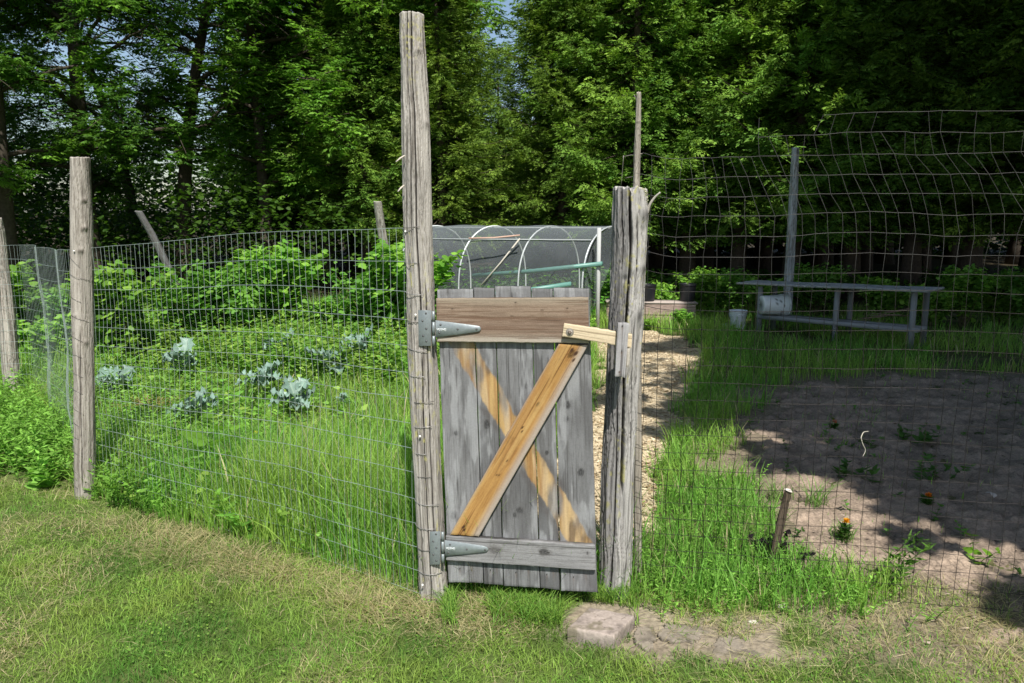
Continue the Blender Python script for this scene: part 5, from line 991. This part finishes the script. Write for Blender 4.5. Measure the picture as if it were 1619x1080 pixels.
def cedar(seed, H, z0, Rb, nlimb, nsp, K0, K1, tr=.13, LL=.088, LW=.028):
    rng = np.random.default_rng(seed); wood = Acc(); le = Acc(); tz_ = np.linspace(0, 1, 10)
    wob = np.stack([np.sin(tz_*3+seed)*.05, np.cos(tz_*2.5+seed)*.05, tz_*H], -1); wob[:, :2] -= wob[0, :2]
    V, T = tubes(wob, tr*(1-tz_*.93)*(1+.4*np.exp(-tz_*25)), 9); wood.add(V, T, mixc(c3(.13, .10, .08), c3(.06, .045, .035), fbm(V[:, 0]*12, V[:, 1]*12, V[:, 2]*1.5, seed)))
    BP = []; BD = []; BS = []
    for i in range(nlimb):
        u = (i+rng.random())/nlimb; z = lerp(z0, H*.985, u**1.05); az = i*2.399+rng.uniform(-.5, .5); L = Rb*((1-u)**.75*.9+.10)*rng.uniform(.65, 1.18)*(1+.35*math.sin(az*2+seed+z*1.3)*.5)
        if u < .08: L *= .75
        t = np.linspace(0, 1, 7); P_ = np.stack([np.cos(az)*L*t, np.sin(az)*L*t, z-.28*L*np.sin(t*1.9)+.20*L*t**2], -1)
        V, T = tubes(P_, np.linspace(.018*(1-u*.6), .003, 7), 4, cap=False); wood.add(V, T, c3(.07, .055, .042))
        n = max(4, int(nsp*(.35+L/Rb))); f = rng.uniform(.22, 1.02, n); P2 = np.stack([np.interp(f, t, P_[:, k]) for k in range(3)], -1)
        side = rng.choice([-1, 1], n); od = np.array([math.cos(az), math.sin(az), 0]); sdv = np.array([-math.sin(az), math.cos(az), 0]); off = rng.uniform(0, .30, n)*(.4+(1-f))
        P2 = P2+sdv*(side*off*.9)[:, None]+od*(off*.3)[:, None]+np.stack([0*f, 0*f, -off*.35+rng.normal(0, .05, n)], -1)
        BP.append(P2); BD.append(od*rng.uniform(.4, 1.2, (n, 1))+sdv*(side*rng.uniform(.1, 1.1, n))[:, None]+np.stack([0*f, 0*f, rng.uniform(-.55, .35, n)], -1)); BS.append(np.stack([f, rng.random(n)*0+rng.random()], -1))
    P_ = np.concatenate(BP); D_ = unit(np.concatenate(BD)); S_2 = np.concatenate(BS); n = len(P_); K = lerp(c3(*K0), c3(*K1), (.55*S_2[:, 1]+.45*rng.random(n))[:, None])*rng.uniform(.7, 1.3, (n, 1))
    sv = unit(np.cross(D_, unit(rng.normal(0, .45, (n, 3))+[0, 0, 1.0]))); up_ = np.cross(sv, D_); Ls = rng.uniform(.7, 1.3, n)
    for (u, an, sc) in ((.0, -.75, .8), (.0, .75, .8), (.45, -.65, .85), (.45, .65, .85), (.9, -.5, .7), (.9, .5, .7), (1.0, 0, .9)):
        q = P_+D_*(u*LL*1.5*Ls)[:, None]; d = D_*math.cos(an)+sv*math.sin(an)-[0, 0, .18*u]; le.add(*leaves(q, d, up_+rng.normal(0, .25, (n, 3)), LL*sc*Ls, LW*sc*rng.uniform(.8, 1.3, n), K))
    return mk('trunk', wood, M_bark, True), mk('crown', le, M_cedar)
DEC = [decid(11, 9.5, .20, 2.9, 38, 9, 6, 7, .090, .040, (.045, .11, .022), (.12, .24, .035), tr=.17, sparse=.40),
       decid(12, 9.0, .18, 2.6, 40, 9, 6, 8, .095, .040, (.085, .20, .03), (.20, .38, .05), tr=.13, sparse=.36),
       decid(13, 9.5, .25, 2.7, 34, 9, 6, 6, .085, .038, (.045, .11, .022), (.11, .23, .035), tr=.15, bend=.7, sparse=.43)]
BIG = decid(14, 13.5, .40, 4.6, 70, 12, 8, 9, .20, .13, (.05, .11, .014), (.10, .20, .02), tr=.22, sparse=.10)
CED = [cedar(21, 9.5, 1.4, 1.85, 250, 72, (.07, .16, .026), (.215, .35, .05)), cedar(22, 10.5, 1.7, 1.7, 260, 70, (.065, .145, .026), (.19, .31, .045)), cedar(23, 9.0, 1.2, 1.95, 240, 76, (.075, .17, .028), (.25, .38, .055))]
def plant(kind, T_, px, Y, sc, rot, label, grp, zs=1.0, X=None, tilt=0.0):
    x = X if X is not None else (px-809.5)/FPX*Y; t = thing(kind, label, 'tree', (x, Y, -.05), grp); t.rotation_euler = (tilt*math.sin(rot), tilt*math.cos(rot), rot); t.scale = (sc, sc, sc*zs)
    for nm, me in zip(('trunk', 'crown'), T_):
        o = bpy.data.objects.new(nm, me); C.objects.link(o); o.parent = t
GD = 'leafy trees at the left edge of the garden'; GC = 'cedars along the back of the garden'; GDk = 'trees deeper in the wood'
for (T_, px, Y, sc, rot, lb) in ((DEC[0], 150, 13.6, .95, .3, 'leafy tree with the thick dark trunk behind the smooth grey fence post'), (DEC[2], 292, 15.0, 1.0, 2.1, 'leafy tree with a forked dark trunk left of the sky gap'), (DEC[1], 20, 12.4, 1.0, 4.0, 'leafy tree hanging low over the left edge'),
    (DEC[2], 225, 18.5, .9, 5.0, 'thinner leafy tree seen between the two dark trunks'), (DEC[1], 425, 15.2, 1.02, 1.0, 'bright leafy tree at the right of the sky gap'), (DEC[1], 520, 16.0, 1.1, 3.3, 'bright leafy tree just left of the tallest post'), (DEC[0], -120, 14.5, 1.1, 1.9, 'leafy tree beyond the left edge of the photo')):
    plant('leafy_tree', T_, px, Y, sc, rot, lb, GD)
for (k, px, Y, sc, rot, lb) in ((0, 585, 15.6, .98, .4, 'cedar directly behind the short square leaning post'), (1, 668, 16.2, .95, 1.4, 'cedar rising behind the tallest post'), (2, 700, 15.2, .84, 2.9, 'cedar left of the V shaped sky gap, right of the tallest post'), (0, 888, 15.4, .88, 3.9, 'cedar right of the V shaped sky gap'),
    (1, 925, 15.9, 1.0, 5.1, 'cedar behind the right half of the net tunnel'), (2, 1003, 14.9, 1.05, .9, 'cedar behind the thin bare pole'), (0, 1085, 15.2, 1.08, 2.0, 'cedar right of the thin bare pole, above the black pots'), (1, 1165, 14.6, 1.0, 3.1, 'cedar above the left end of the bench'), (2, 1250, 14.2, 1.12, 4.4, 'cedar directly behind the tall pale pole'),
    (0, 1345, 14.2, 1.1, 5.5, 'dark cedar above the middle of the bench'), (1, 1440, 13.8, 1.1, .1, 'dark cedar above the right end of the bench'), (2, 1530, 13.6, 1.15, 1.2, 'dark cedar behind the top right of the rusty mesh'), (0, 1630, 13.2, 1.15, 2.4, 'dark cedar at the right edge of the photo'), (1, 1740, 12.8, 1.15, 3.4, 'dark cedar beyond the right edge of the photo')):
    plant('cedar_tree', CED[k], px, Y, sc, rot, lb, GC)
rng = np.random.default_rng(99)
for i, (px, w) in enumerate(((470, 'between the sky gap and the tallest post'), (560, 'over the short square leaning post'), (640, 'straight behind the tallest post'), (682, 'just right of the tallest post'), (912, 'over the right half of the gate'), (960, 'over the end of the net tunnel'), (1040, 'just right of the thin bare pole'),
        (1120, 'over the end of the plank ledge'), (1200, 'over the two white buckets'), (1290, 'just right of the tall pale pole'), (1370, 'over the log pile'), (1460, 'over the right end of the bench'), (1540, 'over the sunlit bushes at the right'), (1620, 'at the right edge'), (1700, 'beyond the right edge'))):
    plant('cedar_tree', CED[i % 3], px+rng.uniform(-8, 8), 18.6+rng.uniform(-.6, .6), 1.05, i*1.1, 'cedar of the dark second row '+w, GDk)
plant('cedar_tree', CED[2], 792, 17.6, .56, 2.2, 'short cedar closing the foot of the V shaped sky gap', GDk)
for i, (px, w) in enumerate(((520, 'left of the short leaning post'), (625, 'left of the tallest post'), (600, 'right of the short leaning post'), (985, 'left of the latch post'), (1000, 'behind the thin bare pole'), (1100, 'above the black pots'), (1200, 'above the white buckets'), (1300, 'right of the tall pale pole'), (1400, 'above the log pile'), (1500, 'above the sunlit bushes'), (1600, 'at the right edge'))):
    plant('leafy_tree', DEC[i % 2], px+rng.uniform(-8, 8), 22.5+rng.uniform(-1, 1), 1.25, i*1.7, 'leafy tree of the dark third row '+w, GDk)
for i, (px, Y, sc) in enumerate(((30, 23, .62), (180, 22, .55), (395, 24, .5), (-60, 19, .9))):
    plant('leafy_tree', DEC[(i*2) % 3], px, Y, sc, i*2.7+1, ['far leafy tree through the gaps at the top left', 'far leafy tree seen right of the smooth grey fence post', 'far leafy tree under the pale sky gap', 'far leafy tree beyond the left edge'][i], GDk)
# understorey: one mass of leaves closing the foot of the wood
def thicket(name, label, x0, x1, y0, y1, hmax, n, seed, LL, LW, K0, K1):
    rng = np.random.default_rng(seed); x = rng.uniform(x0, x1, n); y = rng.uniform(y0, y1, n); top = hmax*(.45+.75*fbm(x*.55, y*.4, 0, seed, 3)); z = top*rng.random(n)**.7; az = rng.uniform(0, 6.28, n)
    ok = fbm(x*1.1, y*1.1, z*1.3, seed+1, 3) > .40; x, y, z, az = x[ok], y[ok], z[ok], az[ok]; n = len(x)
    D_ = np.stack([np.cos(az), np.sin(az), rng.uniform(-.7, .4, n)], -1); K = lerp(c3(*K0), c3(*K1), rng.random((n, 1)))*rng.uniform(.6, 1.2, (n, 1)); V, T, Kv = broad(np.stack([x, y, z], -1), D_, unit(rng.normal(0, .4, (n, 3))+[0, 0, 1]), LL*rng.uniform(.6, 1.2, n), LW*rng.uniform(.6, 1.2, n), K)
    tag(obj(name, (V, T, Kv), M_tree, origin=np.zeros(3)), label, 'undergrowth', kind='stuff')
thicket('undergrowth', 'dark leafy undergrowth at the foot of the left trees', -14, -2.2, 13.0, 19, 1.9, 26000, 71, .10, .085, (.035, .085, .012), (.08, .16, .02))
thicket('undergrowth', 'far hedge of leaves closing the view under the trees', -3.5, 20, 25, 30, 5.2, 60000, 72, .30, .26, (.02, .045, .010), (.035, .08, .012))
thicket('undergrowth', 'distant dark leaves under the sky gaps at the left', -26, -3.5, 21, 26, 4.0, 40000, 74, .16, .14, (.03, .07, .012), (.06, .13, .018))
for X, Y, r, lb in ((5.2, 2.6, .7, 'low leafy shade tree out of frame, close on the right'), (5.7, 3.9, 4.4, 'low leafy shade tree just out of frame on the right')):
    plant('shade_tree', DEC[1], 0, Y, 1.0, r, lb, 'shade trees out of frame at the right', X=X)
thicket('undergrowth', 'low dark undergrowth beneath the cedars', -2.2, 11, 12.2, 16, .55, 9000, 73, .09, .08, (.03, .08, .012), (.07, .14, .02))
# trees outside the picture, behind the photographer's right shoulder, that shade the right of the garden
for i, (X, Y, sc, lb) in enumerate(((5.4, 1.0, .75, 'shorter dense shade tree out of frame, right of the lawn'), (7.9, -.6, .95, 'tall shade tree out of frame, nearest the camera on the right'), (8.2, 2.6, 1.0, 'tall shade tree out of frame to the right of the camera'), (9.6, 5.6, 1.0, 'tall shade tree out of frame beside the rusty mesh'), (9.6, 9.6, 1.0, 'tall shade tree just out of frame beyond the bench'), (11.5, 1.0, 1.1, 'tall shade tree out of frame, farthest right'), (12.0, 10.5, 1.1, 'tall shade tree out of frame at the back right'))):
    plant('shade_tree', BIG, 0, Y, sc, i*1.9, lb, 'shade trees out of frame at the right', X=X, zs=.82 if i == 0 else 1.0)
for i, (X, Y, sc, k) in enumerate(((-9.5, 5.5, 1.1, 0), (-11.5, 9.0, 1.15, 1))):
    plant('shade_tree', DEC[k], 0, Y, sc, i*1.9, ['tree out of frame at the left, level with the kale bed', 'tree out of frame at the far left, behind the bushes'][i], 'trees out of frame at the left', X=X)
# branches hanging into the top right
def spray_branch(name, label, p0, p1, n, seed, K0, K1):
    rng = np.random.default_rng(seed); t_ = thing(name, label, 'branch', p0); t = np.linspace(0, 1, 8); P_ = lerp(np.asarray(p0)[None], np.asarray(p1)[None], t[:, None]); P_[:, 2] += .10*np.sin(t*3); V, T = tubes(P_, np.linspace(.008, .002, 8), 5); obj('twig', Acc().add(V, T, c3(.08, .06, .045)), M_bark, t_)
    f = rng.uniform(.15, 1.05, n); q = np.stack([np.interp(f, t, P_[:, k]) for k in range(3)], -1)+rng.normal(0, .07, (n, 3)); az = rng.uniform(0, 6.28, n); D_ = np.stack([np.cos(az), np.sin(az), rng.uniform(-.6, .3, n)], -1)
    obj('foliage', Acc().add(*broad(q, D_, unit(rng.normal(0, .4, (n, 3))+[0, 0, 1]), .075*rng.uniform(.6, 1.2, n), .065*rng.uniform(.6, 1.2, n), lerp(c3(*K0), c3(*K1), rng.random((n, 1)))*rng.uniform(.7, 1.2, (n, 1)))), M_leaf, t_)
